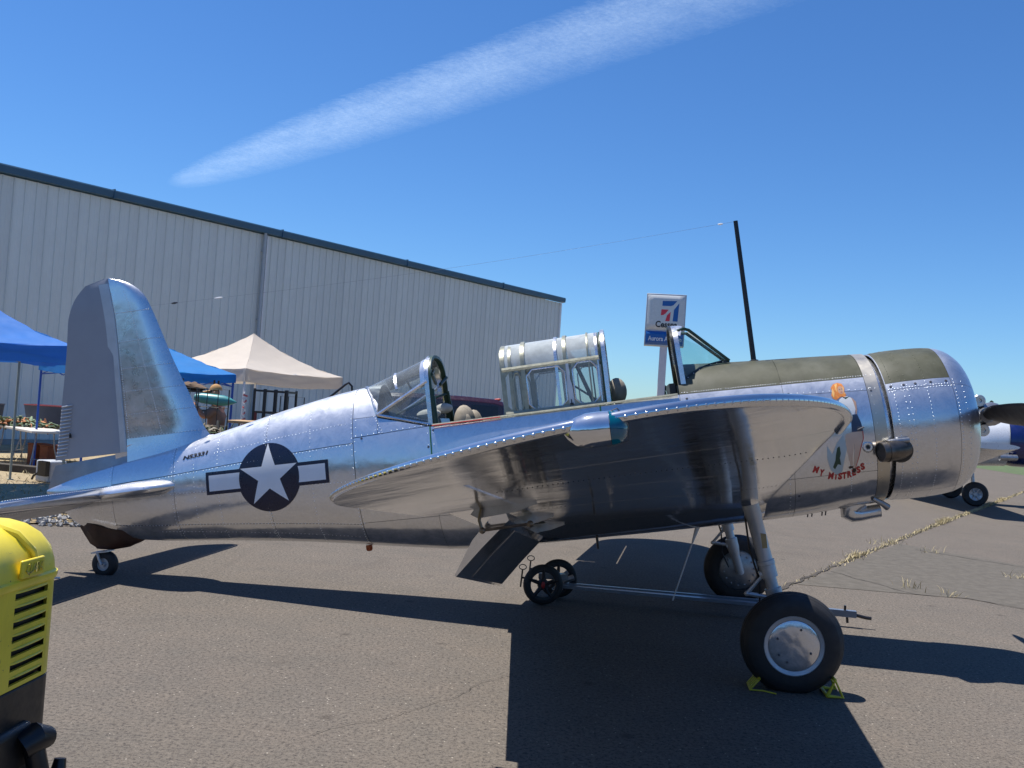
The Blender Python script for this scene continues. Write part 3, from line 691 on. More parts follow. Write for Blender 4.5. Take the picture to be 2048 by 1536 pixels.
# --- tailplane (both sides) with drooped elevator
def tail_half(s):
    mb = MB(); rows = []; eb = MB(); er = []
    for i in range(22):
        q = i / 21; y = 2.45 * (1 - (1 - q) ** 1.25)
        le = -5.50 - .13 * y - (.42 * max(0, (y - 1.85) / .60) ** 3); hg = -6.14; te = -6.66 + .04 * y + .33 * max(0, (y - 1.7) / .75) ** 2.6
        le = min(le, hg + .03); te = min(te, hg - .03)
        t = .064 - .02 * y / 2.45; t *= math.sqrt(max(.02, 1 - max(0, (y - 2.05) / .40) ** 2)); z0 = .215
        r = []
        for sg in (1, -1):
            for k in range(11):
                u = (k / 10) ** 1.6 if sg == 1 else (1 - k / 10) ** 1.6
                r.append((le + (hg - le) * u, s * (y), z0 + sg * t * aero(u)))
        rows.append(r); r = []
        if y > .14:
            dr = R(17)
            for sg in (1, -1):
                for k in range(9):
                    u = k / 8 if sg == 1 else 1 - k / 8
                    th_ = t * .72 * (math.sqrt(max(0, 1 - (1 - u / .12) ** 2)) if u < .12 else 1 - .96 * (u - .12) / .88)
                    L = (hg - .01 - te) * u; r.append((hg - .01 - L * math.cos(dr), s * y, z0 - L * math.sin(dr) + sg * max(th_, .003)))
            er.append(r)
    mb.grid(rows, cv=True, cap=True); st = P(mb, 'tailplane', ALU_WING); eb.grid(er, cv=True, cap=True); P(eb, 'elevator', SILVER)
    rv = []
    for k in range(78):
        y = .35 + k * .0245; le = -5.50 - .13 * y - (.42 * max(0, (y - 1.85) / .60) ** 3); rv.append((Vector((le - .10, s * y, .215 + .052)), Vector((.15, 0, 1))))
        rv.append((Vector((le - .05, s * y, .215 - .050)), Vector((.3, 0, -1))))
    return rv
RV = []      # (point, normal) of every rivet
RVW = []
RVW += tail_half(-1); RVW += tail_half(1)
for s in (-1, 1):    # root fairing bulge
    mb = MB(); rows = []
    for i in range(16):
        u = i / 15; x = -5.36 - 1.15 * u; w_ = .20 * math.sin(PI * min(1, u * 1.25 + .03)) ** .6 if u < .75 else .20 * (1 - (u - .75) / .25 * .85) * math.sin(PI * .97) ** 0
        w_ = lerp([(0, .0), (.06, .10), (.15, .17), (.3, .21), (.6, .20), (1, .10)], u); h_ = lerp([(0, .0), (.06, .045), (.15, .075), (.4, .085), (1, .05)], u)
        c = Vector((x, s * (fus_y(x, .21) - .05), .215 - .02 * u))
        rows.append([c + Vector((0, s * w_ * math.sin(PI * k / 12) , h_ * math.cos(PI * k / 12))) for k in range(13)])
    mb.grid(rows); P(mb, 'root_fairing', ALU)
# tail boot, tail wheel
mb = MB(); rows = []
for i in range(14):
    u = i / 13; x = -6.47 + .62 * u
    top = fB(x) + .09; bot = lerp([(0, -.10), (.08, -.21), (.2, -.305), (.45, -.33), (.7, -.318), (1, -.265)], u); w_ = lerp([(0, .04), (.2, .10), (.7, .12), (1, .05)], u)
    rows.append([Vector((x + .02 * math.sin(k * 1.9 + i), w_ * math.cos(PI * k / 12 + .0) * (1 + .05 * math.sin(k * 5 + i)), top + (bot - top) * math.sin(PI * k / 12) ** .8)) for k in range(13)])
mb.grid(rows); P(mb, 'leather_boot', BROWN)
TWx, TWz = -6.285, -.463
twc = Vector((TWx, 0, TWz + .010))
mb = MB(); mb.box((-6.30, 0, -.335), (.16, .14, .012)); 
for s in (-1, 1): mb.tube([(-6.325, s * .055, -.33), (-6.31, s * .055, -.40), (-6.285, s * .06, TWz + .01)], .014, 8)
P(mb, 'tail_wheel_fork', SILVERP)
def wheel(name, c, rad, wid, rim, label=None, n=40):
    t = MB(); pf = []
    for k in range(49):
        a = PI * k / 48; rr_ = rim + (rad - rim) * math.sin(a) ** .62
        if n > 30 and k in (15, 19, 24, 29, 33): rr_ -= .007
        if n > 30 and k in (4, 9, 39, 44): rr_ += .0025
        pf.append((rr_, -.5 * wid * math.cos(a)))
    pf = [(rim, -.42 * wid)] + pf + [(rim, .42 * wid)]
    t.lathe(pf, c, (0, 1, 0), n); return P(t, name, RUBBER, None, 40, label)
tw = wheel('tail_wheel', twc, .128, .095, .060, n=28)
mb = MB(); mb.lathe([(.0, -.05), (.02, -.05), (.022, -.03), (.058, -.028), (.062, -.038), (.066, -.03)], twc, (0, 1, 0), 20); P(mb, 'rim', SILVERP, tw)

# --- wing
def wle(y): return -.20 - .072 * (y - .6)
def wte(y): return -2.56 + .076 * (y - .6)
def wz(y): return -.475 + .1475 * (y - .6)
def wdz(y): return -.085 * max(0, (y - 3.5) / 2.3)
def section(y, u, low, flare=0.0):
    """point of the wing surface at span y, chord fraction u"""
    le, te = wle(y), wte(y)
    tip = max(0, (y - 5.35) / 1.07)
    if tip > 0:
        q = min(1, tip); k = math.sqrt(max(0, 1 - q ** 2.3)); mid = -1.25
        le = mid + (le - mid) * k; te = mid + (te - mid) * k
        kt = max(.10, math.sqrt(max(0, 1 - q ** 2.0)))
    else: kt = 1
    x = le + (te - le) * u; ue = (wle(y) - x) / (wle(y) - wte(y)); ch = 1.95 - (y - .6) * .17; t = (.135 - .0065 * y) * ch * kt
    th = 5 * (.2969 * math.sqrt(u) - .126 * u - .3516 * u * u + .2843 * u ** 3 - .1036 * u ** 4)
    camber = .055 * ch * kt * (1 - (2 * u - .85) ** 2) * .5
    z = wz(y) + wdz(y) * ue + camber + (-.92 if low else 1.0) * t * th * .5
    return Vector((x, -y, z))
def wing_panel(name, y0, y1, u0, u1, s, mat, ny=10, nu=26, label=None, ys=None, gap=.0018):
    mb = MB(); ys = ys or [y0 + gap + (y1 - y0 - 2 * gap) * i / ny for i in range(ny + 1)]; rows = []
    for y in ys:
        r = []
        for lo in (False, True):
            for k in range(nu + 1):
                q = k / nu; q = q if not lo else 1 - q; u = u0 + (u1 - u0) * (q ** 1.8 if u0 == 0 else q)
                p = section(y, u, lo); p.y *= -s * -1 if s == 1 else 1
                r.append(Vector((p.x, -abs(p.y) * s, p.z)))
        rows.append(r)
    mb.grid(rows, cv=True, cap=True); return P(mb, name, mat, None, 32, label)
tipys = [5.352 + (6.42 - 5.352) * math.sin(PI / 2 * i / 26) for i in range(27)]
for s in (1, -1):     # s=1 starboard (near)
    for y0, y1 in ((.42, 1.72), (1.72, 2.9), (2.9, 4.1), (4.1, 5.35)): wing_panel('wing_panel', y0, y1, 0, .745, s, ALU_WING)
    wing_panel('wing_tip', 0, 0, 0, 1, s, ALU_WING, ys=tipys, nu=36)
    wing_panel('aileron', 3.56, 5.35, .755, 1.0, s, ALU_WING)
    wing_panel('wing_trailing_panel', .42, .62, .75, .97, s, ALU_WING, ny=3)
    # shroud (upper skin) above the flap
    mb = MB(); mb.grid([[Vector((section(.62 + 2.93 * i / 10, .745 + .2 * k / 4, False).x, -s * (.62 + 2.93 * i / 10), section(.62 + 2.93 * i / 10, .745 + .2 * k / 4, False).z - .004 * q)) for k in range(5)] for q in (0, 1) for i in (range(11) if q == 0 else range(10, -1, -1))], cu=True); P(mb, 'flap_shroud', ALU_WING)
    # flap: wedge, lowered, ribbed underside
    hg0 = section(.64, .77, True); hg1 = section(3.53, .77, True); fl = MB(); rows = []
    A = R(46)
    def fpt(y, d, off):
        h = section(y, .775, True) + Vector((-.035, 0, -.045)); c = .28 * (1.95 - (y - .6) * .17) * 1.02 * d
        return Vector((h.x - c * math.cos(A) + off * math.sin(A), -s * y, h.z - c * math.sin(A) - off * math.cos(A) * 1.0 + 0))
    for i in range(9):
        y = .66 + 2.84 * i / 8
        rows.append([fpt(y, 0, -.04), fpt(y, -.06, 0.0), fpt(y, 0, .045), fpt(y, .5, .02), fpt(y, 1, .004), fpt(y, 1, -.006), fpt(y, .5, -.045)])
    fl.grid(rows, cv=True, cap=True); flo = P(fl, 'flap', ALU_WING, None, 20, 'lowered wing flap')
    fr = MB()
    for k in range(26):
        yy = .72 + .085 * k; fr.tube([fpt(yy, .10, .043), fpt(yy, .5, .021), fpt(yy, .95, .006)], .008, 4)
    P(fr, 'flap_corrugation', ALU_WING, flo)
    # hinge brackets and push rod at the flap/aileron junction
    for yb in (3.56, 2.2, .9):
        mb = MB(); h = section(yb, .70, True); g = fpt(yb, -.05, 0)
        mb.prism([(0, 0.01), (-.30, -.01), (-.34, -.05), (-.30, -.075), (-.10, -.06), (.02, -.03)], (h.x, -s * yb, h.z + .02), (1, 0, 0), (0, 0, 1), .012)
        mb.lathe([(.0, -.014), (.022, -.014), (.022, .014), (0, .014)], (h.x - .305, -s * yb, h.z - .025), (0, 1, 0), 14); P(mb, 'hinge_bracket', STEEL)
    mb = MB(); h = section(3.58, .80, True); mb.tube([(h.x - .08, -s * 3.6, h.z - .00), (h.x - .10, -s * 3.6, h.z - .06), (h.x - .09, -s * 3.6, h.z - .115)], .009, 8)
    mb.tube([(h.x - .09, -s * 3.6, h.z - .115), (h.x + .16, -s * 3.56, h.z - .11)], .008, 8); mb.ball((h.x - .09, -s * 3.6, h.z - .115), .018); mb.ball((h.x + .16, -s * 3.56, h.z - .11), .018)
    P(mb, 'push_rod', BURNT)
    # belly/wing fillet bulge
for s in (-1, 1):
    mb = MB(); rows = []
    for i in range(14):
        u = i / 13; le = wle(.6); te = wte(.6); x = le + .02 + (te - le) * 1.0 * u
        a = section(.70, min(1, max(0, u)), True); x = a.x
        zf = fB(x) + .012; rr = []
        for k in range(8):
            q = k / 7; y = .70 + (.10 - .70) * q; z = a.z + (zf - a.z) * (math.sin(q * PI / 2)) + .004
            rr.append(Vector((x, s * y, z)))
        rows.append(rr)
    mb.grid(rows); P(mb, 'wing_fillet', ALU_WING)
# navigation lamp on each wing tip
for s in (1, -1):
    c = Vector((-1.285, -s * 6.41, .322)); mb = MB()
    def tear(u):  # radius along x
        return .040 * lerp([(0, .0), (.08, .38), (.25, .78), (.5, .97), (.7, 1), (1, .97)], u)
    mb.lathe([(max(.0005, tear(k / 12)), -.075 + .105 * k / 12) for k in range(13)], c, (1, 0, 0), 20)
    la = P(mb, 'navigation_lamp', ALU_WING if s == 1 else ALU_WING)
    mb = MB(); mb.lathe([(.0395, .0), (.038, .012), (.033, .024), (.021, .034), (.0005, .040)], c + Vector((.031, 0, 0)), (1, 0, 0), 20); P(mb, 'lamp_lens', paint('teal glass lens', (.0, .10, .16), .08, .1, coat=.6) if s == 1 else AMBER, la)
    mb = MB(); mb.tube([c + Vector((.026, -s * .006, .034)), c + Vector((.05, -s * .012, .042)), c + Vector((.074, -s * .004, .012)), c + Vector((.068, 0, -.032)), c + Vector((.02, -s * .01, -.040))], .0016, 5); P(mb, 'wire_guard', SCREW, la)

# --- main gear
for s in (1, -1):
    yc = -s * 1.66; c = Vector((-.285, yc, -1.335))
    tyre = wheel('main_wheel', c, .352, .235, .205, n=64, label='main wheel with black tyre' if s == 1 else None)
    o_ = -s  # outboard direction
    mb = MB(); mb.lathe([(.206, .085), (.210, .108), (.200, .112), (.176, .104), (.172, .098)], c, (0, o_, 0), 48); P(mb, 'rim', SILVERP, tyre)
    mb = MB(); mb.lathe([(.0005, .1085), (.06, .1084), (.12, .1078), (.160, .1060), (.172, .102)], c, (0, o_, 0), 40); P(mb, 'hub_cover', polished('dented hub cover', rough=.10, wav=.45, fine=.1) if s == 1 else ALU_COWL, tyre)
    mb = MB()
    for a in (60, 150, 205, 240, 330): mb.lathe([(.0005, .118), (.007, .117), (.009, .108)], c + Vector((.12 * math.cos(R(a)), 0, .12 * math.sin(R(a)))), (0, o_, 0), 8)
    P(mb, 'cover_screw', SCREW, tyre)
    mb = MB(); mb.lathe([(.02, -.12), (.13, -.115), (.175, -.10), (.205, -.09)], c, (0, o_, 0), 40)
    for k in range(14): a = 2 * PI * k / 14; mb.lathe([(.0005, -.128), (.009, -.126), (.009, -.115)], c + Vector((.155 * math.cos(a), 0, .155 * math.sin(a))), (0, o_, 0), 6)
    P(mb, 'brake_drum', STEEL, tyre)
    yl = -s * 1.44; top = Vector((-.43, yl, -.30)); bot = Vector((-.325, yl, -1.08)); ax = bot - top
    leg = MB(); f = lambda u: top + ax * u
    leg.tube([f(0), f(.22), f(.23), f(.62), f(.625), f(.66), f(.665), f(.78)], [.064, .060, .055, .053, .063, .063, .059, .059], 24)
    leg.tube([f(.78), f(.90)], .043, 20); leg.tube([f(.88), f(.885), f(1.0), f(1.10)], [.050, .060, .060, .047], 24)
    leg.tube([f(1.08), Vector((-.285, yl, -1.335)), Vector((-.285, yc, -1.335))], [.045, .04, .035], 16)
    lg = P(leg, 'gear_leg', SILVERP)
    mb = MB(); mb.prism([(-.018, -.05), (.018, -.05), (.02, .05), (-.018, .06)], f(.44) + Vector((.02, o_ * .050 if s == 1 else 0, 0)), (1, 0, 0), (0, 0, 1), .004); P(mb, 'data_plate', paint('brass plate', (.38, .28, .12), .45, .2), lg)
    # torque scissors behind the leg
    A_ = f(.74); B_ = f(.97); K = (A_ + B_) / 2 + Vector((-.185, 0, -.045))
    mb = MB(); mb.tube([A_ + Vector((-.03, 0, 0)), K], .014, 8); mb.tube([B_ + Vector((-.03, 0, 0)), K], .016, 8); mb.ball(K, .02)
    mb.tube([A_ + Vector((-.06, -.03, 0)), A_ + Vector((-.06, .03, 0))], .014, 8); mb.tube([B_ + Vector((-.05, -.03, 0)), B_ + Vector((-.05, .03, 0))], .018, 8); P(mb, 'torque_scissors', SILVERP, lg)
    mb = MB(); mb.tube([f(.20) + Vector((-.06, 0, 0)), f(.5) + Vector((-.09, 0, 0)), f(.8) + Vector((-.08, 0, 0)), f(1.0) + Vector((-.12, 0, -.03)), f(1.1) + Vector((-.08, 0, -.12))], .008, 6); P(mb, 'brake_hose', BLACKM, lg)
    mb = MB(); mb.lathe([(.085, -.01), (.075, .03), (.064, .07), (.056, .10)], top, ax, 24); P(mb, 'leg_fairing', ALU_WING, lg)

# --- cockpit interior
mb = MB(); mb.box((-1.95, 0, -.25), (2.2, .80, .02)); P(mb, 'cockpit_floor', COCK)
for s in (-1, 1):
    mb = MB(); mb.tube([(-2.9, s * .455, .484), (-2.0, s * .47, .488), (-.79, s * .475, .499)], .011, 6)
    P(mb, 'cockpit_rail', CHAR)
mb = MB(); mb.tube([(-2.9, -.482, .478), (-2.30, -.486, .484)], .006, 6); P(mb, 'red_trim', REDL)
for x in (-1.32, -2.78):     # seats with headrest
    st = MB(); st.box((x + .12, 0, -.02), (.42, .42, .05)); st.box((x - .06, 0, .26), (.05, .42, .56), Euler((0, R(-12), 0)).to_matrix()); so = P(st, 'pilot_seat', STEEL)
    if x < -2: continue
    hr = MB(); hr.ball((x + .03, 0, .60 if x > -2 else .50), (.085, .14, .12), 14, 10); P(hr, 'headrest', TAN, so)
    fr = MB(); fr.tube([(x - .02, -.2, .35), (x - .04, -.16, .60), (x - .04, 0, .66), (x - .04, .16, .60), (x - .02, .2, .35)], .014, 8); P(fr, 'crash_frame', GREENI)
mb = MB()
mb.ball((-2.68, -.06, .47), (.10, .15, .17), 16, 10); mb.ball((-2.61, .04, .45), (.08, .13, .14), 12, 8); mb.ball((-2.65, -.16, .42), (.06, .05, .14), 10, 8)
P(mb, 'canvas_cover', TAN)
mb = MB(); mb.ball((-3.06, .20, .60), (.12, .10, .05), 12, 8); mb.ball((-2.93, .28, .64), (.09, .07, .05), 12, 8); P(mb, 'folded_cloth', paint('off white cloth', (.55, .52, .46), .9, .1))
mb = MB(); mb.box((-.82, 0, .42), (.05, .70, .36)); mb.box((-2.18, 0, .30), (.05, .7, .34)); P(mb, 'instrument_panel', BLACKM)
for a, b in (((-2.9, .34, .46), (-2.45, .1, .1)), ((-2.88, -.30, .46), (-2.7, .2, .1)), ((-2.3, -.35, .45), (-2.5, .1, .05))):
    mb = MB(); mb.tube([a, b], .014, 6); P(mb, 'cockpit_tube', GREENI)

# --- glazing
def arch(x, zt, hw, n=24, z0=.488, lean=.12):
    """canopy hoop: straight sides then rounded top"""
    zs = z0 + (zt - z0) * .62; pts = []
    for k in range(n + 1):
        q = k / n
        if q < .25: u = q / .25; pts.append(Vector((x, -(hw + .03 - lean * .25 * u), z0 + (zs - z0) * u)))
        elif q > .75: u = (1 - q) / .25; pts.append(Vector((x, (hw + .03 - lean * .25 * u), z0 + (zs - z0) * u)))
        else:
            a = PI * (q - .25) / .5; pts.append(Vector((x, -hw * abs(math.cos(a)) ** .85 * (1 if math.cos(a) > 0 else -1), zs + (zt - zs) * math.sin(a) ** .9)))
    return pts
def bar(pts, wd, th, nrm=None, axis=Vector((1, 0, 0))):
    """flat strip following pts, wd along x, th outwards"""
    mb = MB(); rows = []
    for i, p in enumerate(pts):
        p = Vector(p); d = (Vector(pts[min(i + 1, len(pts) - 1)]) - Vector(pts[max(0, i - 1)])).normalized(); n = axis.cross(d).normalized()
        rows.append([p + axis * (-wd / 2) + n * th / 2, p + axis * (wd / 2) + n * th / 2, p + axis * (wd / 2) - n * th / 2, p + axis * (-wd / 2) - n * th / 2])
    mb.grid(rows, cv=True, cap=True); return mb
def barm(mb, pts, wd, th, axis=Vector((1, 0, 0))):
    b = bar(pts, wd, th, axis=axis); mb.add(b.v, b.f)
ctop = lambda x: 1.128 + (x + 2.257) * .0234
# sliding canopy: rear nested hood and front hood
can = MB(); barm(can, arch(-1.365, 1.150, .375), .035, .022); barm(can, arch(-1.425, 1.138, .37), .02, .012)
co = P(can, 'canopy_frame', FRAMEAL, label='open sliding canopy frame of grey metal')
def hoop(x, mat, wd=.018, th=.014, dz=0): mb = bar(arch(x, ctop(x) + dz, .372), wd, th); return P(mb, 'canopy_hoop', mat, co)
for x, m_, wd, dz in ((-2.25, CHAR, .040, -.01), (-2.185, CHAR, .026, -.012), (-2.07, CHAR, .036, .002), (-1.78, FRAMEAL, .026, .002), (-1.70, CHAR, .030, .003), (-1.50, CHAR, .014, .001)): hoop(x, m_, wd, .014, dz)
for z_, w_ in ((.495, .050), (.885, .042)):
    for s in (-1, 1):
        mb = MB(); k = 0 if z_ < .6 else 6
        pts = [(x, s * abs(arch(x, ctop(x), .372)[k].y), arch(x, ctop(x), .372)[k].z + (.012 if k == 0 else 0)) for x in (-2.255, -2.0, -1.7, -1.41)]
        mb.tube(pts, w_ * .5, 6); P(mb, 'canopy_rail', CHAR, co)
mb = MB()     # gusset plates in window corners, wide centre post with latch
def sidept(x, u, e=.004, s=-1):   # u 0..1 up the straight side
    a = arch(x, ctop(x), .372); p = a[0].lerp(a[6], u); return Vector((x, s * (abs(p.y) + e), p.z))
for x, dx in ((-2.235, 1), (-2.06, 1), (-2.06, -1), (-1.715, -1), (-1.655, 1), (-1.425, -1)):
    for u, du in ((.06, 1), (.97, -1)):
        a, b, c = sidept(x, u), sidept(x + dx * .055, u), sidept(x, u + du * .15); mb.add([a, b, c, a + Vector((0, .003, 0)), b + Vector((0, .003, 0)), c + Vector((0, .003, 0))], [(0, 1, 2), (3, 5, 4), (0, 3, 4, 1), (1, 4, 5, 2), (2, 5, 3, 0)])
P(mb, 'corner_gusset', CHAR, co, 20)
mb = MB(); a = [sidept(-1.700, .0, .010), sidept(-1.655, .0, .010), sidept(-1.662, .5, .010), sidept(-1.675, .62, .010), sidept(-1.675, 1, .010), sidept(-1.70, 1, .010), sidept(-1.70, .62, .010), sidept(-1.705, .5, .010)]
mb.add(a + [p + Vector((0, .006, 0)) for p in a], [tuple(range(8)), tuple(range(15, 7, -1))] + [(i, (i + 1) % 8, 8 + (i + 1) % 8, 8 + i) for i in range(8)]); P(mb, 'centre_post', SILVERP, co, 20)
mb = MB(); p = sidept(-1.682, .10, .018); mb.box(p, (.03, .008, .012)); mb.box(p + Vector((0, 0, .02)), (.008, .008, .035)); mb.box(p + Vector((0, 0, -.014)), (.036, .006, .008)); P(mb, 'canopy_latch', BLACKM, co)
mb = MB()
for x in (-2.235, -2.20, -2.06, -2.03, -1.475, -1.45, -1.43):
    for z_ in (.0, .045): q = sidept(x, z_, .012); mb.ball(q, .006, 6, 4)
P(mb, 'frame_rivets', RIVET, co)
for s_ in (-1, 1):
    for xa, xb, ua, ub in ((-2.045, -1.715, .07, .93), (-1.645, -1.435, .07, .95), (-2.165, -2.095, .06, .9)):
        mb = MB(); cx_ = .05 if xb - xa > .1 else .02
        lp = [(xa + cx_, ua), (xb - cx_, ua), (xb, ua + .12), (xb, ub - .14), (xb - cx_, ub), (xa + cx_, ub), (xa, ub - .14), (xa, ua + .12), (xa + cx_, ua)]
        mb.tube([sidept(x_, u_, .006, s_) for x_, u_ in lp], .0075, 6, cap=False); P(mb, 'window_frame', FRAMEAL if xb > -2 else CHAR, co)
def pane(x0, x1, k0, k1, mat=GLASS, name='canopy_pane', dz=-.004):
    a, b = arch(x0, ctop(x0) + dz, .368), arch(x1, ctop(x1) + dz, .368); mb = MB()
    mb.grid([[a[k] for k in range(k0, k1 + 1)], [b[k] for k in range(k0, k1 + 1)]])
    c = [[p + Vector((0, 0.004 if p.y < 0 else -.004, -.003)) for p in (a[k0], b[k0])]]
    return P(mb, name, mat, co)
for x0, x1 in ((-2.25, -2.07), (-2.07, -1.70), (-1.70, -1.41)):
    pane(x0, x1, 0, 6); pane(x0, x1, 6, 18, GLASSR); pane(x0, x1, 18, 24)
mb = MB()
for s in (-1, 1): mb.tube([(-1.50, s * .30, .50), (-1.60, s * .26, .80), (-1.66, s * .25, .98)], .012, 6); mb.tube([(-1.45, s * .33, .52), (-1.70, s * .33, .72)], .010, 6)
mb.tube([(-1.62, -.3, .86), (-1.62, .3, .86)], .01, 6); P(mb, 'crash_truss', DKGREEN)
mb = bar(arch(-1.385, 1.135, .352), .03, .02); P(mb, 'canopy_bow', DKGREEN)
# rear fixed hood
hoodx = -2.925
A = arch(hoodx, 1.112, .37); aft = []
for k in range(25):
    q = abs(k - 12) / 12; s = -1 if k < 12 else 1     # 1 at sill, 0 at crown
    x = lerp([(0, -3.565), (.35, -3.50), (.6, -3.44), (.78, -3.40), (1, -3.40)], q); z = lerp([(0, .902), (.25, .885), (.5, .80), (.78, .64), (1, .60)], q)
    aft.append(Vector((x, s * min(.44, fus_y(x, min(z, fT(x) - .002)) if k != 12 else 0), z)))
mid = lambda a, b, t: a.lerp(b, t)
mb = MB(); mb.grid([[mid(aft[k], A[k], t) for k in range(6, 19)] for t in (0, .25, .5, .75, .90)]); ho = P(mb, 'rear_hood_pane', GLASS, None, 40, 'fixed clear rear cockpit hood')
for s in (0, 1):
    ks = range(0, 7) if s == 0 else range(18, 25); sg = -1 if s == 0 else 1
    lo = Vector((hoodx, sg * .40, .488)); mb = MB()
    mb.grid([[mid(aft[2 if s == 0 else 22], lo, t), mid(aft[6 if s == 0 else 18], A[6 if s == 0 else 18], t)] for t in (0, .5, 1)]); P(mb, 'rear_hood_pane', GLASS, ho)
    b0 = aft[2 if s == 0 else 22]; b1 = A[6 if s == 0 else 18]; dd = Vector((0, sg * .006, 0))
    mb = MB(); mb.tube([b0 + dd, b1 + dd], .016, 6); mb.tube([b0 + dd, lo + dd], .014, 6); P(mb, 'hood_frame', FRAMEAL, ho)
mb = bar(A, .038, .016); P(mb, 'hood_bow', FRAMEAL, ho)
mb = bar([p + Vector((.018, 0, -.004)) for p in arch(hoodx, 1.112, .362)], .045, .026); P(mb, 'hood_bow_inner', DKGREEN, ho)
mb = MB(); mb.grid([[mid(aft[k], A[k], t) + Vector((0, 0, .003)) for k in range(5, 20)] for t in (.885, .95, 1.0)]); P(mb, 'hood_cap', ALU_FIN, ho)
barm(mb2 := MB(), [mid(aft[k], A[k], .46) + Vector((0, 0, .003)) for k in range(6, 19)], .022, .010); P(mb2, 'hood_strap', FRAMEAL, ho)
mb = MB(); mb.tube([p + Vector((-.004, 0, .004)) for p in aft[2:23]], .013, 6); P(mb, 'hood_base_ring', FRAMEAL, ho)
mb = MB()       # dark green back of the bow with its diagonal braces
for s in (-1, 1): mb.tube([(-2.88, s * .34, .93), (-2.90, s * .10, .86)], .016, 6); mb.tube([(-2.89, s * .35, .80), (-2.87, s * .41, .49)], .02, 6)
mb.tube([(-2.89, .36, .78), (-3.05, .0, .72), (-3.3, -.1, .62)], .012, 6); P(mb, 'bow_brace', DKGREEN)
# front windshield
W0 = arch(-.735, 1.105, .36, z0=.497)
W0 = [Vector((p.x - .035 * (p.z - .8), p.y, p.z)) for p in W0]
F0 = [(-.295, -.14, .742), (-.60, -.15, 1.052)]
mb = MB(); barm(mb, W0, .042, .016); wsf = P(mb, 'windshield_bow', FRAMEAL, label='bright metal windshield bow')
mb = bar([p + Vector((-.032, 0, 0)) for p in W0], .022, .026); P(mb, 'bow_edging', BLACKM, wsf)
for s in (-1, 1):
    fb = Vector((-.297, s * .13, .744)); ft = Vector((-.615, s * .17, 1.050))
    side = [W0[k if s == -1 else 24 - k] for k in (1, 3, 6, 8)]
    base_pts = []
    for k in range(9):
        q = k / 8; x = -.297 + (-.735 + .297) * q; z = .744 - (.744 - .60) * q ** 2.2; yy = min(fus_y(x, z), .46)
        base_pts.append(Vector((x, s * (.13 + (yy - .13) * min(1, q * 1.4 + .1) if k else .13), z + .004)))
    topl = [fb.lerp(ft, k / 8 * 1.0) for k in range(9)]
    bowl = [base_pts[-1].lerp(side[-1], k / 8) for k in range(9)]
    mb = MB(); mb.grid([[base_pts[k].lerp(topl[8] if 0 else (fb.lerp(ft, 1) if True else fb), j / 6) if False else base_pts[k].lerp(fb.lerp(Vector((ft.x - .12 * (k / 8), s * (.17 + .10 * k / 8), ft.z + .02)), k / 8), j / 6) for j in range(7)] for k in range(9)])
    P(mb, 'windshield_pane', GLASSF, wsf)
    mb = MB(); mb.tube([fb, ft, Vector((-.66, s * .22, 1.062)), Vector((-.715, s * .27, 1.045))], .014, 8); P(mb, 'windshield_frame', DKGREEN, wsf)
    mb = MB(); rows = [[p + Vector((0, s * .006, .010)), p + Vector((0, s * .012, -.018)), p + Vector((0, 0, -.018)), p + Vector((0, 0, .01))] for p in base_pts]; mb.grid(rows, cv=True, cap=True); P(mb, 'windshield_base', BLACKM, wsf)
    mb = MB()
    for k in range(1, 9): mb.ball(base_pts[k] + Vector((0, s * .010, -.006)), .0045, 6, 4)
    P(mb, 'base_screws', RIVET, wsf)
mb = MB(); mb.grid([[Vector((-.297, -.13, .744)), Vector((-.297, .13, .744))], [Vector((-.615, -.17, 1.05)), Vector((-.615, .17, 1.05))]]); P(mb, 'windshield_pane', GLASSF, wsf)
mb = MB(); rows = [[p + Vector((dx * math.sin(PI * (i + 2) / 12), 0, .006)) for i, p in enumerate(W0[8:17])] for dx in (-.02, .05, .085)]; rows[2] = [p + Vector((0, 0, -.008)) for p in rows[2]]; mb.grid(rows); P(mb, 'bow_cap', ALU_FIN, wsf)

# --- aerial mast and wire
mb = MB(); rows = []
for i in range(8):
    u = i / 7; c = Vector((-.075 - .002 * u, 0, .70 + (1.975 - .70) * u)); a_ = .023 - .004 * u
    rows.append([c + Vector((a_ * math.cos(2 * PI * k / 12), .010 * math.sin(2 * PI * k / 12), 0)) for k in range(12)])
mb.grid(rows, cv=True, cap=True); mast = P(mb, 'aerial_mast', BLACKM)
mb = MB(); mb.lathe([(.045, .0), (.04, .012), (.022, .02)], (-.075, 0, .715), (0, 0, 1), 16); P(mb, 'mast_foot', BLACKM, mast)
mb = MB(); a = Vector((-.09, 0, 1.968)); b = Vector((-5.592, 0, 1.936)); mb.tube([a.lerp(b, k / 20) + Vector((0, 0, -.05 * math.sin(PI * k / 20))) for k in range(21)], .0009, 5); wr = P(mb, 'aerial_wire', STEEL)
for u, m_, l in ((.022, WHITEP, .022), (.955, BLACKM, .03), (.875, WHITEP, .04)):
    mb = MB(); c = a.lerp(b, u) + Vector((0, 0, -.05 * math.sin(PI * u))); mb.tube([c - Vector((l, 0, 0)), c, c + Vector((l, 0, 0))], [.005, .010, .005], 8); P(mb, 'insulator', m_, wr)
mb = MB(); mb.lathe([(.0005, -.055), (.022, -.05), (.03, -.035), (.03, .0)], (-3.70, -.02, -.532), (0, 0, 1), 16); P(mb, 'belly_lamp', AMBER)
mb = MB(); mb.tube([(-.735, -.03, -.66), (-.80, -.03, -.80)], [.022, .008], 8); mb.tube([(-.80, -.03, -.80), (-1.03, -.03, -1.28)], .006, 8); P(mb, 'support_rod', WHITEP)
mb = MB(); mb.tube([(-1.62, -.1, -.66), (-1.62, -.1, -.76)], .012, 8); P(mb, 'drain_mast', BLACKM)
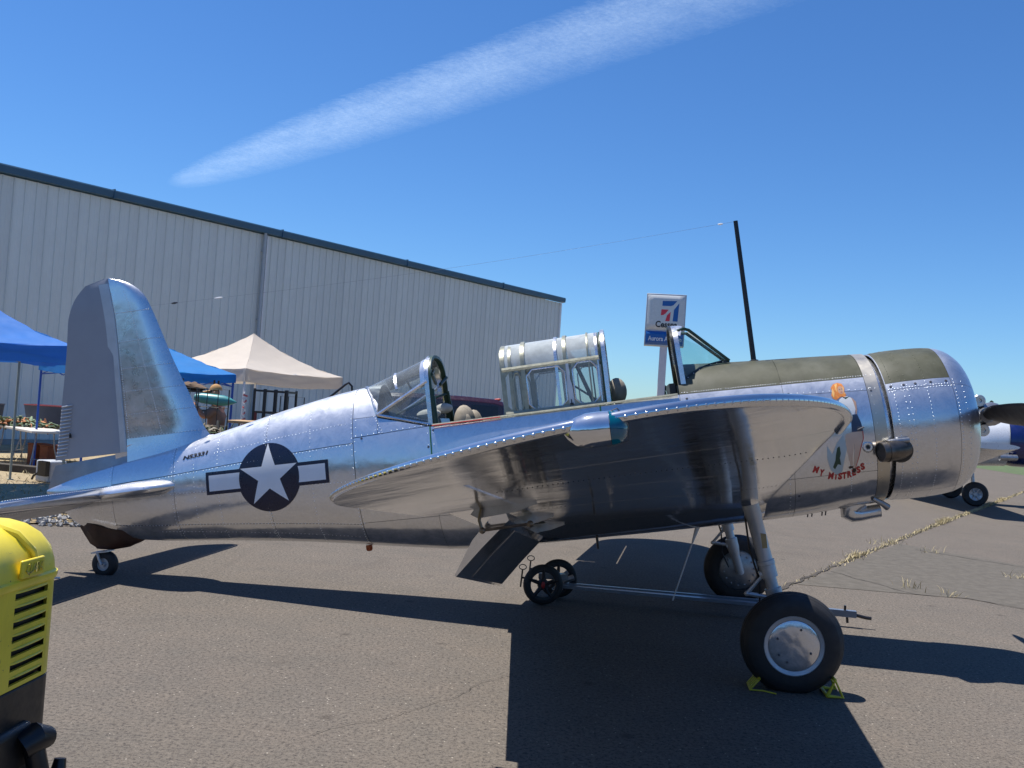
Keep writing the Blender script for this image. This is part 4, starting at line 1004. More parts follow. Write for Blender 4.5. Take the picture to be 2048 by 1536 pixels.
for x in (.21, .245, .33, .36):
    mb = MB(); mb.tube([(x, -.05, -.635), (x - .01, -.05, -.675)], .006, 6); P(mb, 'drain_stub', SCREW)

# --- rivets --------------------------------------------------------
def fn(x, ph, s=None):
    e = 1e-3; a = fus(x - e, ph); b = fus(x + e, ph); c = fus(x, ph - e); d = fus(x, ph + e); n = (b - a).cross(d - c).normalized(); p = fus(x, ph)
    return n if n.dot(p - Vector((x, 0, fM(x)))) > 0 else -n
def ring(x, z0, z1, sp=.030, dx=0):
    p0, p1 = ph_at(x, z0), ph_at(x, z1); n = max(2, int(abs(p1 - p0) * (fW(x) + .1) / sp))
    for k in range(n + 1):
        a = -(p0 + (p1 - p0) * k / n); RV.append((fus(x, a), fn(x, a)))
def line(x0, x1, zf, sp=.032):
    n = max(1, int(abs(x1 - x0) / sp))
    for k in range(n + 1):
        x = x0 + (x1 - x0) * k / n; a = -ph_at(x, zf(x)); RV.append((fus(x, a), fn(x, a)))
def top_ring(x, sp=.034):
    n = int(1.6 * fW(x) / sp)
    for k in range(n): a = -1.1 + 2.2 * k / n; RV.append((fus(x, a), fn(x, a)))
for x in (-4.04, -4.47, -4.96, -5.20, -5.43): ring(x, fT(x) - .02, fB(x) + .04); 
for x in (-3.645, -4.49, -5.40, -6.08): ring(x, fT(x) - .02, fB(x) + .04, .034)
st2z = lambda x: fM(x) + .36 * (fT(x) - fM(x)) / .86 - .012; st3z = lambda x: fM(x) - .62 * (fM(x) - fB(x))
line(-3.66, -6.0, st2z); line(-3.66, -6.0, st3z); line(-3.66, -6.0, lambda x: fM(x) + .02, .034); line(-3.7, -5.4, lambda x: st2z(x) + .19 * (fT(x) / .9), .034); line(-3.7, -5.6, lambda x: fB(x) + .10, .036)
line(-3.60, -2.95, lambda x: .452 + .028 * (x + 3.62) / .7 + .012, .05); ring(-3.605, .60, .47, .04); ring(-3.615, .42, -.3, .06); ring(-2.95, .42, -.2, .07); ring(-2.90, .42, -.2, .07)
line(-3.42, -3.40, lambda x: .5)
for k in range(8): x = -3.43 + .06 * k / 7 * 1.2; a = -ph_at(x, .62 - .15 * k / 7); RV.append((fus(x, a), fn(x, a)))
ring(-1.42, .42, 0, .06); ring(-1.47, .42, 0, .06)
line(.07, .78, lambda x: .385 - .05 * (x - .05) + .012, .05); ring(.745, .37, -.3, .08); line(.50, .74, lambda x: -.235, .03); ring(.51, -.24, -.45, .03); ring(.02, -.2, -.6, .05)
line(-.75, .78, lambda x: .47 - .036 * (x + .8) / 1.6 + .04, .02)
ringN = len(RV)
for x in (.91, .985, 1.02, 1.17, 1.385, 1.45):
    sp = .030 if x in (1.17, .91, 1.385) else .05
    n = int(PI * 2 * .63 / sp)
    for k in range(n):
        a = -2 * PI * k / n; 
        p = cowl_pt(x, a); RV.append((p, (cowl_pt(x, a) - Vector((x - (.0 if x < 1.4 else .12), 0, CZ))).normalized()))
for k in range(22):
    x = .88 + .48 * k / 21
    for a in (-AS - .02, -AS + .015): p = cowl_pt(x, a); RV.append((p, Vector((0, math.sin(a), math.cos(a)))))
def domes(lst, r, name, mat=RIVET):
    mb = MB()
    for p, n in lst:
        n = n.normalized(); a = Vector((0, 0, 1)) if abs(n.z) < .9 else Vector((1, 0, 0)); u = n.cross(a).normalized(); v = n.cross(u); vs = []
        for rr, h in ((1, -.05), (.72, .42)): vs += [p + (u * math.cos(k * PI / 3) + v * math.sin(k * PI / 3)) * r * rr + n * r * h for k in range(6)]
        vs.append(p + n * r * .58); mb.add(vs, [(k, (k + 1) % 6, 6 + (k + 1) % 6, 6 + k) for k in range(6)] + [(6 + k, 6 + (k + 1) % 6, 12) for k in range(6)])
    o = P(mb, name, mat, None, 80); o['kind'] = 'stuff'; return o
RV = [q for q in RV if not (-5.34 < q[0].x < -5.02 and .41 < q[0].z < .51)]
random.seed(3); RV = [(a_ + Vector((random.uniform(-.002, .002), 0, random.uniform(-.002, .002))), b_) for a_, b_ in RV if random.random() > .05]
domes([q for q in RV if not (q[0].x > .8 and abs(math.atan2(q[0].y, q[0].z - CZ)) < AO)], .0046, 'skin_rivets')
domes([q for q in RV if q[0].x > .8 and abs(math.atan2(q[0].y, q[0].z - CZ)) < AO and q[0].x < 1.37], .0048, 'olive_rivets', paint('olive rivet', (.13, .13, .08), .4, .1))
# fin rivets: rows along ribs and spars
RF = []
for z in fz[1:-1]:
    for k in range(24):
        u = .08 + .88 * k / 23; le = LEf(z); x = le + (HGf(z) - le) * u; RF.append((Vector((x, -(fin_t(z) + max(0, .8 - z) ** 2 * .30) * aero(u), z + .004)), Vector((0, -1, 0))))
for uu in (.965, .52):
    for k in range(64):
        z = .72 + (2.1 - .72) * k / 63; le = LEf(z); x = le + (HGf(z) - le) * uu; RF.append((Vector((x, -fin_t(z) * aero(uu), z)), Vector((0, -1, 0))))
domes(RF, .0052, 'fin_rivets')
# wing rivets: around the tip edge and along the ribs below
def wn(y, u, low):
    e = .004; a = section(y - e, u, low); b = section(y + e, u, low); c = section(y, max(0, u - e), low); d = section(y, min(1, u + e), low); n = (b - a).cross(d - c)
    n = n.normalized() if n.length > 0 else Vector((0, -1, 0)); return n
for s in (1, -1):
    pts = []; rr = []
    for k in range(81):
        th_ = -1 + 2 * k / 80; q = (1 - abs(th_) ** 2.2) ** (1 / 2.0) if abs(th_) < 1 else 0; q = min(1, q); y = 5.30 + 1.12 * q
        tip = max(0, (y - 5.35) / 1.07); kk = math.sqrt(max(0, 1 - min(1, tip) ** 2.3)) if tip > 0 else 1
        le, te = wle(y), wte(y); mid_ = -1.25; x = mid_ + ((le if th_ > 0 else te) - mid_) * (kk if y > 5.35 else 1)
        ue = (wle(y) - x) / (wle(y) - wte(y)); z = wz(y) + wdz(y) * ue + .004
        pts.append(Vector((x, -s * (y + .004), z))); rr.append(lerp([(-1, .005), (-.8, .008), (-.3, .014), (.5, .015), (1, .014)], th_))
    mb = MB(); mb.tube(pts, rr, 14); P(mb, 'tip_edge_strip', ALU_WING)
    if s == 1: TIPC = list(zip(pts, rr))
tipr = []
def edge_pt(t):   # t 0..1 along the tip edge from trailing to leading
    a = PI * t; y = 5.35 + 1.07 * math.sin(a) ** .87; 
    return y, (0.985 if t < .5 else .012)
acc = 0; last = TIPC[0][0]
fine_ = []
for (a_, ra), (b_, rb) in zip(TIPC, TIPC[1:]):
    for q in range(12): fine_.append((a_.lerp(b_, q / 12), ra + (rb - ra) * q / 12))
for pnt, r_ in fine_:
    if (pnt - last).length > .0225:
        last = pnt; out = Vector((pnt.x + 1.25, (pnt.y + 5.2) * 1.3, 0)).normalized(); n = (out + Vector((0, 0, -.12))).normalized(); tipr.append((pnt + n * r_ * .97, n))
domes(tipr, .0054, 'tip_rivets', paint('dull rivet', (.62, .63, .65), .30, .1, metal=1.0))
RW = []
for y in (2.9, 4.7):
    for k in range(60): u = .03 + .70 * k / 59; RW.append((section(y + .012, u, True), Vector((0, 0, -1))))
domes(RVW, .0040, 'tailplane_rivets')
domes(RW, .0034, 'wing_rivets', SCREW)
mb = MB()      # access screws that read as dark dots
for x, z in ((.10, .395), (.105, .355), (.745, .345), (-.72, .455), (-3.55, .44), (-2.90, .44), (-2.95, .30), (.09, -.45), (.73, -.09)):
    a = -ph_at(x, z); n = fn(x, a); mb.lathe([(.0005, .003), (.009, .003), (.011, 0)], fus(x, a), n, 8)
for x in (.90, 1.00, 1.09, 1.21, 1.33): a = -R(59); mb.lathe([(.0005, .003), (.010, .003), (.012, 0)], cowl_pt(x, a), (0, math.sin(a), math.cos(a)), 8)
P(mb, 'access_screws', SCREW)

# --- markings: thin paint films wrapped onto the skin ----------------
def decal(polys, mat, name, surf, step=.014, eps=.0012, parent=None, label=None, clip=None):
    """polys: lists of (x,z) outlines in side view; wrapped onto surf(x,z)->y"""
    bm = bmesh.new()
    for pl in polys:
        vs = [bm.verts.new((x, 0, z)) for x, z in pl]; bm.faces.new(vs)
    bmesh.ops.remove_doubles(bm, verts=bm.verts, dist=1e-6)
    bmesh.ops.triangulate(bm, faces=bm.faces, ngon_method='EAR_CLIP')
    xs = [v.co.x for v in bm.verts]; zs = [v.co.z for v in bm.verts]
    k = min(zs) + step
    while k < max(zs): bmesh.ops.bisect_plane(bm, geom=bm.verts[:] + bm.edges[:] + bm.faces[:], plane_co=(0, 0, k), plane_no=(0, 0, 1)); k += step
    k = min(xs) + step * 2
    while k < max(xs): bmesh.ops.bisect_plane(bm, geom=bm.verts[:] + bm.edges[:] + bm.faces[:], plane_co=(k, 0, 0), plane_no=(1, 0, 0)); k += step * 2
    for v in bm.verts: v.co.y = -(surf(v.co.x, v.co.z) + eps + .0014)
    for v in bm.verts: v.co += OFF
    me = bpy.data.meshes.new(name); bmesh.ops.recalc_face_normals(bm, faces=bm.faces); bm.to_mesh(me); bm.free(); me.materials.append(mat)
    for f in me.polygons: f.use_smooth = False
    o = bpy.data.objects.new(name, me); sc.collection.objects.link(o); o.parent = parent or plane
    if label: o['label'] = label
    return o
IC = Vector((-4.450, .193)); IR = .306; sl = R(6.6 - 10.5 + 10.5 - 9.8)   # bar slope in local frame
def loc2(u, v, rot): return (IC.x + u * math.cos(rot) - v * math.sin(rot), IC.y + u * math.sin(rot) + v * math.cos(rot))
rot = R(-0.2)
circ = [loc2(IR * math.cos(2 * PI * k / 72), IR * math.sin(2 * PI * k / 72), 0) for k in range(72)]
bar_o = [(-.600, -.098), (-.600, .098), (.565, .098), (.565, -.098)]
# bars with blue border, cut clear of the disc
def arcbar(sgn, x1, h, rad):
    a0 = math.asin(h / rad); pts = [(sgn * x1, h), (sgn * x1, -h)] + [(sgn * rad * math.cos(-a0 + 2 * a0 * k / 8), rad * math.sin(-a0 + 2 * a0 * k / 8)) for k in range(9)]
    return [loc2(x, z, rot) for x, z in pts]
ins = decal([circ], INSIGB, 'insignia_disc', fus_y, label='national star and bar insignia in dark blue and grey white')
for sg_, xo in ((-1, .625), (1, .575)):
    decal([arcbar(sg_, xo, .103, IR)], INSIGB, 'insignia_border', fus_y, parent=ins)
    decal([arcbar(sg_, xo - .03, .072, IR - .012)], INSIGW, 'insignia_bar', fus_y, eps=.0022, parent=ins)
star = []
for k in range(10):
    r_ = .292 if k % 2 == 0 else .292 * .382; a = R(90) + k * PI / 5 + rot; star.append((IC.x + r_ * math.cos(a), IC.y + .012 + r_ * math.sin(a)))
cst = (IC.x, IC.y + .012)
decal([[cst, star[k], star[(k + 1) % 10]] for k in range(10)], INSIGW, 'insignia_star', fus_y, eps=.0030, parent=ins)
# stencil registration
def text_polys(txt, size, shear=0.0, off=0.0):
    cu = bpy.data.curves.new('t', 'FONT'); cu.body = txt; cu.size = size; cu.shear = shear; cu.offset = off; cu.resolution_u = 3
    ob = bpy.data.objects.new('t', cu); sc.collection.objects.link(ob); dg = bpy.context.evaluated_depsgraph_get(); me = bpy.data.meshes.new_from_object(ob.evaluated_get(dg))
    tris = [[tuple(me.vertices[i].co[:2]) for i in f.vertices] for f in me.polygons]
    xs = [p[0] for t in tris for p in t]; ys = [p[1] for t in tris for p in t]
    bpy.data.objects.remove(ob); return tris, (min(xs), max(xs), min(ys), max(ys))
def tri_area(t): return abs((t[1][0] - t[0][0]) * (t[2][1] - t[0][1]) - (t[2][0] - t[0][0]) * (t[1][1] - t[0][1]))
def put_text(txt, size, org, sx, sz, slope, mat, name, surf, shear=0, off=0, parent=None, eps=.0012, step=.02):
    tr, bb = text_polys(txt, size, shear, off); w_ = bb[1] - bb[0]; h_ = bb[3] - bb[2]; out = []
    for t in tr:
        for i in range(1, len(t) - 1):
            q = [t[0], t[i], t[i + 1]]
            if tri_area(q) < 1e-10: continue
            q = [((p[0] - bb[0]) / w_ * sx, (p[1] - bb[2]) / h_ * sz) for p in q]; out.append([(org[0] + x * math.cos(slope) - z * math.sin(slope), org[1] + x * math.sin(slope) + z * math.cos(slope)) for x, z in q])
    return decal(out, mat, name, surf, step, eps, parent)
put_text('N53331', .06, (-5.315, .435), .262, .036, R(6), LETTER, 'registration_lettering', fus_y, .25, .002, eps=.003)
# nose art: generic long legged figure in a pale blouse, and the arched red title
NAX = .035
_dec = decal
def decal(polys, *a_, **k_):
    return _dec([[(x + NAX, z) for x, z in pl] for pl in polys], *a_, **k_)
na = decal([[(.335, -.13), (.30, -.06), (.29, -.16), (.31, -.255), (.355, -.30), (.40, -.28), (.42, -.2), (.45, -.10), (.44, .02), (.38, -.04)]], paint('pale blue film', (.36, .44, .47), .35, .05, metal=.3), 'nose_art', fus_y, eps=.0012, label='painted nose art of a long legged blonde in white blouse')
SK = paint('flesh paint', (.55, .33, .22), .4, .08); SKL = paint('leg paint', (.58, .42, .32), .35, .08, metal=.2); HAIRP = paint('orange hair paint', (.72, .24, .05), .4, .25, 60)
def na_p(polys, mat, name, e): return decal(polys, mat, name, fus_y, .02, e, na)
def ell(cx, cz, a, b, n=18, r=0): return [(cx + a * math.cos(t) * math.cos(r) - b * math.sin(t) * math.sin(r), cz + a * math.cos(t) * math.sin(r) + b * math.sin(t) * math.cos(r)) for t in [2 * PI * k / n for k in range(n)]]
na_p([[(.427, .300), (.405, .315), (.395, .345), (.41, .375), (.405, .405), (.43, .432), (.465, .440), (.497, .428), (.510, .395), (.503, .36), (.512, .335), (.50, .315), (.47, .325), (.445, .31)]], HAIRP, 'painted_hair', .0016)
na_p([ell(.478, .378, .024, .033)], SK, 'painted_face', .0021)
na_p([[(.418, .40), (.425, .36), (.415, .325), (.408, .33), (.405, .37)], [(.44, .428), (.462, .433), (.45, .40), (.446, .36), (.438, .38)], [(.497, .41), (.506, .39), (.499, .36), (.505, .335), (.496, .34)]], paint('light hair paint', (.85, .48, .16), .4, .2), 'painted_hair_light', .0024)
na_p([[(.545, .31), (.575, .27), (.572, .20), (.560, .16), (.552, .165), (.560, .21), (.555, .265)]], SK, 'painted_arm', .0018)
na_p([ell(.470, .384, .004, .003, 8), ell(.486, .386, .004, .003, 8)], LETTER, 'painted_eyes', .0026); na_p([ell(.480, .361, .007, .003, 8)], REDL, 'painted_mouth', .0026)
na_p([[(.448, .30), (.44, .262), (.455, .205), (.47, .165), (.545, .170), (.56, .21), (.555, .265), (.545, .305), (.515, .322), (.475, .318)]], paint('blouse paint', (.78, .78, .76), .4, .06), 'painted_blouse', .0019)
na_p([[(.470, .325), (.50, .30), (.535, .318), (.50, .315)]], DKGREEN, 'painted_scarf', .0024)
na_p([[(.515, .17), (.565, .17), (.585, .10), (.592, .03), (.505, .03)]], paint('shorts paint', (.03, .05, .09), .4, .2), 'painted_shorts', .0022)
na_p([[(.510, .03), (.592, .03), (.590, -.03), (.560, -.10), (.540, -.17), (.505, -.265), (.490, -.265), (.505, -.15), (.515, -.06)], [(.455, .02), (.510, .03), (.515, -.06), (.492, -.15), (.485, -.245), (.470, -.245), (.455, -.14), (.445, -.06)]], SKL, 'painted_legs', .0017)
na_p([[(.592, .03), (.590, -.03), (.562, -.10), (.542, -.17), (.507, -.265), (.503, -.262), (.536, -.17), (.556, -.10), (.583, -.03), (.585, .03)]], REDL, 'painted_outline', .0022)
na_p([[(.488, -.262), (.508, -.262), (.512, -.285), (.500, -.30), (.478, -.292)], [(.468, -.243), (.488, -.243), (.486, -.262), (.455, -.262), (.452, -.25)]], BROWN, 'painted_shoes', .0024)
na_p([[(.375, -.085), (.395, -.07), (.40, -.13), (.388, -.165), (.395, -.225), (.37, -.215), (.345, -.255), (.33, -.235), (.352, -.185), (.36, -.14)]], DKGREEN, 'painted_emblem', .0024)
arc = [('M', -.220, -.250), ('Y', -.168, -.285), ('M', -.100, -.320), ('I', -.044, -.331), ('S', -.020, -.335), ('T', .018, -.334), ('R', .056, -.328), ('E', .095, -.317), ('S', .132, -.300), ('S', .168, -.278)]
lx = [(.190 + i, 0) for i in range(0)]
for ch, dx, z in arc:
    x0 = .385 + dx; sl_ = math.atan2(dx + .02, .62)
    put_text(ch, .05, (x0, z - .01), .016 if ch == 'I' else (.046 if ch == 'M' else .036), .056, sl_, REDL, 'title_letter', fus_y, .12, .0032, parent=na)

# ================================================================== HANGAR
HD = Vector((.613, .790, 0)).normalized(); HN = Vector((HD.y, -HD.x, 0))   # along the wall, out of the wall
hang = thing('hangar', 'long pale grey ribbed metal hangar with dark blue roof edge', 'building', (2.08, 45.7, 0))
def HB(mb, name, mat, parent=None, label=None, ang=35):
    o = mb.build(name, mat, parent or hang, ang)
    if label: o['label'] = label
    return o
hm = Matrix(((HD.x, HN.x, 0), (HD.y, HN.y, 0), (0, 0, 1)))
hang.matrix_world = Matrix.Translation((2.08, 45.7, 0)) @ hm.to_4x4()   # local x along wall (0 at far corner, negative to the left), local y out
pm = MB(); NP = 46; PW = .915; Hh = 7.18
prof = [(0, 0), (.12, 0), (.135, .010), (.19, .010), (.205, 0), (.285, 0), (.29, .004), (.30, .030), (.325, .030), (.335, .004)]
def wallprof():
    xs = []
    for r in range(3):
        o = r * .305
        for x, d in ((0, 0), (.10, 0), (.115, .006), (.14, .006), (.155, 0), (.245, 0), (.262, .034), (.288, .034)): xs.append((o + x, d))
    xs.append((.9135, 0)); return xs
wp = wallprof()
def wall_panel(z0, z1):
    m = MB(); m.grid([[(x, d, z0) for x, d in wp], [(x, d, z1) for x, d in wp]]); m.add([(0, -.02, z0), (.9135, -.02, z0), (.9135, -.02, z1), (0, -.02, z1)], [(0, 1, 2, 3)]); return m.mesh('wall_panel', WALLP, 20)
me1 = wall_panel(.15, Hh)
SEAMX = -22.9 + 0.0
for k in range(NP):
    o = bpy.data.objects.new('wall_panel', me1); sc.collection.objects.link(o); o.parent = hang; o.location = (-.08 - (k + 1) * PW, 0, 0)
L = NP * PW + .1
mb = MB(); mb.box((-L / 2, -13, 3.6), (L - .1, 25.9, 7.1)); HB(mb, 'wall', WALLP)
mb = MB(); mb.box((-L / 2, .02, .07), (L, .10, .14)); HB(mb, 'base_curb', paint('concrete', (.32, .31, .29), .9, .15))
mb = MB(); mb.prism([(0, 7.20), (.17, 7.22), (.19, 7.40), (.16, 7.44), (.0, 7.46), (-.1, 7.44)], (-L - .1, 0, 0), (0, 1, 0), (0, 0, 1), L + .25); HB(mb, 'eave_gutter', TRIMB)
for k in range(1, 8):
    mb = MB(); mb.box((-k * 6.1 + 1.4, .10, 7.33), (.03, .21, .27)); HB(mb, 'gutter_joint', TRIMB)
mb = MB(); mb.prism([(-.02, 7.42), (-13, 8.7), (-26, 7.42), (-26, 7.3), (-13, 8.55), (-.02, 7.3)], (-L - .1, 0, 0), (0, 1, 0), (0, 0, 1), L + .2); HB(mb, 'roof', paint('roof sheet', (.42, .44, .45), .5, .08))
mb = MB(); mb.box((-.04, .045, 3.62), (.12, .05, 7.1)); HB(mb, 'corner_trim', WHITEP)
for x in (-17.55, -31.0):
    mb = MB(); mb.tube([(x, .10, 7.22), (x, .10, .2)], .055, 8)
    for z in (2.2, 4.3, 6.6): mb.box((x, .06, z), (.16, .06, .03))
    HB(mb, 'downspout', paint('downspout grey', (.40, .44, .47), .45, .05))
mb = MB(); mb.box((-17.40, .05, 3.62), (.06, .035, 7.05)); HB(mb, 'panel_lap', WHITEP)

# ================================================================== POP-UP CANOPIES
def popup(loc, rz, size, eave, peak, mat, label, valh=.28, pole=WHITEP, sag=.55, mark=False):
    t = thing('popup_canopy', label, 'canopy', loc, rz, None); h = size / 2
    mb = MB(); n = 14; C4 = [(-h, -h), (h, -h), (h, h), (-h, h)]
    prof = lambda u: eave + (peak - eave) * ((1 - u) ** 1.0 * (1 - sag * u * 1.0) )
    for i in range(4):
        a = Vector((*C4[i], 0)); b = Vector((*C4[(i + 1) % 4], 0)); m = MB(); rows = []
        for r in range(n + 1):
            u = max(r / n, .002); rr = []
            for k in range(9):
                q = a.lerp(b, k / 8) * u; dip = -.05 * math.sin(PI * k / 8) * u
                rr.append(Vector((q.x * (1 - .015 * math.sin(PI * k / 8)), q.y * (1 - .015 * math.sin(PI * k / 8)), prof(u) + dip + .014 * math.sin(k * 2.3 + r * 1.1 + i) * u + .010 * math.sin(k * 5 - r * 2.2))))
            rows.append(rr)
        m.grid(rows); m.build('roof_panel', mat, t, 60)
        m = MB(); rows = []
        for j in range(3):
            rr = []
            for k in range(17):
                q = a.lerp(b, k / 16); d = Vector((q.x, q.y, 0)) * (.985 if 0 < k < 16 else 1.0)
                rr.append(Vector((d.x * (1 + .004 * math.sin(k * 2.1 + j)), d.y * (1 + .004 * math.cos(k * 1.7)), eave - .05 * math.sin(PI * k / 16) - valh * j / 2 - (.004 * math.sin(k * 1.3) if j == 2 else 0))))
            rows.append(rr)
        m.grid(rows); m.build('valance', mat, t, 60)
        m = MB(); 
        for s_ in (0, 1):
            p, q = (a, b) if s_ == 0 else (b, a); p = p * .97; q = q * .97; mid_ = (p + q) / 2
            m.tube([p + Vector((0, 0, eave - .04)), mid_ + Vector((0, 0, eave - .24))], .012, 5); m.tube([p + Vector((0, 0, eave - .24)), mid_ + Vector((0, 0, eave - .04))], .012, 5)
        m.build('truss_bar', pole, t)
    for x, y in C4:
        m = MB(); m.box((x * .975, y * .975, eave / 2), (.035, .035, eave)); m.box((x * .975, y * .975, .01), (.10, .10, .012)); m.build('leg', pole, t)
    m = MB(); m.tube([(0, 0, peak - .02), (0, 0, peak - .5)], .02, 8); m.build('centre_mast', pole, t)
    return t
BLUEPOLE = paint('blue enamel pole', (.02, .08, .36), .4, .1)
popup((-6.13, 22.3, 0), R(57), 3.0, 2.34, 3.22, CCREAM, 'cream pop-up canopy with pointed roof in front of the hangar')
popup((-7.5, 19.0, 0), R(42), 2.85, 2.16, 2.85, CBLUE2, 'small bright blue canopy half hidden behind the aircraft tail fin', .16, BLUEPOLE, .25)
popup((-8.95, 14.6, 0), R(40), 3.3, 2.34, 3.5, CBLUE, 'large blue canopy at the left edge of the scene', .26, paint('grey green pole', (.25, .28, .24), .5, .1), .55)
mb = MB(); mb.box((0, 0, 0), (.20, .004, .20)); mb.box((.0, -.004, .0), (.11, .004, .10), mi=1)
# ------------------------------------------------------------------ person with cap carrying a teal float on the shoulder
SKIN = paint('sunburnt skin', (.42, .19, .11), .55, .1); CAMO = None
def camo():
    m, t, p = base('camouflage cloth'); n = noise(t, 9, 2, .5, dist=1.0); n2 = noise(t, 14, 2, .5, dist=.8)
    c = mixc(t, ramp(t, n, [(.46, 0.0), (.50, 1.0)]), (.16, .12, .075), (.075, .085, .045)); c = mixc(t, ramp(t, n2, [(.58, 0.0), (.61, 1.0)]), c, (.24, .20, .14))
    t.links.new(c, p.inputs[0]); p.inputs['Roughness'].default_value = .9; return m
CAMO = camo(); SHIRT = paint('dusty brown tee shirt', (.20, .13, .10), .9, .15)
def skinned(name, verts, edges, radii, mat, parent, lvl=2, root=0):
    me = bpy.data.meshes.new(name); me.from_pydata(verts, edges, []); o = bpy.data.objects.new(name, me); sc.collection.objects.link(o); o.parent = parent
    md = o.modifiers.new('skin', 'SKIN'); md.use_smooth_shade = True; sv = me.skin_vertices[0].data
    for i, r in enumerate(radii): sv[i].radius = (r, r) if not isinstance(r, tuple) else r; sv[i].use_root = (i == root)
    sb = o.modifiers.new('sub', 'SUBSURF'); sb.levels = sb.render_levels = lvl; me.materials.append(mat); return o
per = thing('person', 'person in tan ball cap and camouflage trousers shouldering a long teal float', 'person', (-4.93, 16.0, 0), 0)
# facing -x (to the left)
V_ = [(0, 0, 1.02), (0, 0, 1.18), (.01, 0, 1.36), (.0, 0, 1.52), (-.01, 0, 1.60), (-.03, 0, 1.68), (-.045, 0, 1.77), (-.03, 0, 1.85),
      (.0, -.20, 1.50), (-.12, -.26, 1.36), (-.32, -.20, 1.56), (-.40, -.19, 1.60), (0, .20, 1.50), (.03, .27, 1.26), (-.10, .26, 1.08), (-.15, .25, 1.03),
      (.0, -.10, .95), (.02, -.11, .52), (.06, -.11, .10), (-.10, -.12, .05), (0, .10, .95), (-.06, .11, .52), (.02, .11, .10), (-.14, .12, .05)]
E_ = [(0, 1), (1, 2), (2, 3), (3, 4), (4, 5), (5, 6), (6, 7), (3, 8), (8, 9), (9, 10), (10, 11), (3, 12), (12, 13), (13, 14), (14, 15), (0, 16), (16, 17), (17, 18), (18, 19), (0, 20), (20, 21), (21, 22), (22, 23)]
R_ = [(.14, .17), (.13, .155), (.14, .18), (.10, .14), .062, (.085, .07), (.10, .078), (.075, .065), .068, .05, .042, .03, .068, .05, .038, .03, .095, .07, .045, .04, .095, .07, .045, .04]
skinned('body', V_, E_, R_, SKIN, per, 2)
sh = skinned('shirt', [V_[i] for i in (0, 1, 2, 3, 8, 9, 12, 13)], [(0, 1), (1, 2), (2, 3), (3, 4), (4, 5), (3, 6), (6, 7)], [(.155, .19), (.15, .175), (.155, .20), (.105, .15), .08, .066, .08, .066], SHIRT, per)
tr = skinned('trousers', [V_[i] for i in (0, 16, 17, 18, 20, 21, 22)], [(0, 1), (1, 2), (2, 3), (0, 4), (4, 5), (5, 6)], [(.15, .185), .12, .095, .08, .12, .095, .08], CAMO, per)
CAPM = paint('tan cap cloth', (.44, .24, .09), .85, .1)
mb = MB(); mb.grid([[(-.035 + .108 * math.sin(a) * math.cos(b), .085 * math.sin(a) * math.sin(b), 1.825 + .105 * math.cos(a)) for b in [2 * PI * k / 16 for k in range(16)]] for a in [PI / 2 * (j + .02) / 6 for j in range(7)]], cv=True)
mb.grid([[(-.12 - .12 * u, .075 * w_ * (1 - .25 * u * u), 1.825 - .03 * u - .015 * w_ * w_ - .006 * q) for w_ in [-1, -.5, 0, .5, 1]] for q in (0, 1) for u in ((0, .5, 1) if q == 0 else (1, .5, 0))], cu=True)
mb.build('cap', CAPM, per, 50)
mb = MB(); mb.box((-.115, 0, 1.795), (.03, .14, .035)); mb.build('sunglasses', BLACKM, per, bevel=.008)
mb = MB(); mb.tube([(-.148, 0, 1.78), (-.165, 0, 1.755), (-.145, 0, 1.745)], [.012, .016, .012], 8); mb.build('nose', SKIN, per)
mb = MB(); mb.tube([(-.142, -.025, 1.72), (-.148, 0, 1.721), (-.142, .025, 1.72)], .006, 6); mb.build('mouth', paint('lip', (.25, .08, .06), .6), per)
for s in (-1, 1):
    mb = MB(); mb.ball((-.03, s * .088, 1.77), (.022, .010, .032)); mb.build('ear', SKIN, per)
for (hx, hy, hz, d) in ((-.42, -.19, 1.605, Vector((-.55, .05, .83))), (-.17, .25, 1.01, Vector((-.5, -.1, -.86)))):
    hv = [(hx, hy, hz)]; he = []; hr = [.036]; c = Vector((hx, hy, hz)); palm = c + d * .05; hv.append(tuple(palm)); he.append((0, 1)); hr.append(.034)
    sd_ = Vector((0, 1, 0)); cu_ = d.cross(sd_)
    for k, ln in enumerate((.062, .072, .068, .052)):
        b0 = palm + sd_ * (k - 1.5) * .019 + d * .02; b1 = b0 + d * ln * .5 + cu_ * .008; b2 = b1 + d * ln * .3 + cu_ * .03
        i0 = len(hv); hv += [tuple(b0), tuple(b1), tuple(b2)]; he += [(1, i0), (i0, i0 + 1), (i0 + 1, i0 + 2)]; hr += [.010, .009, .008]
    b0 = c + d * .02 - sd_ * .035; b1 = b0 + d * .04 - sd_ * .015 + cu_ * .015; i0 = len(hv); hv += [tuple(b0), tuple(b1)]; he += [(0, i0), (i0, i0 + 1)]; hr += [.012, .010]
    skinned('hand', hv, he, hr, SKIN, per, 1)
mb = MB(); mb.lathe([(.01, -.36), (.055, -.34), (.085, -.22), (.090, 0), (.088, .14), (.06, .25), (.025, .32), (.005, .36)], (0, 0, 0), (1, 0, -.06), 20)
o = mb.build('float', paint('teal paint', (.06, .27, .27), .4, .1)); o.location = (-4.90, 15.80, 1.665); thing('', 'long teal torpedo shaped float on the shoulder of the person in the tan cap', 'float', obj=o)
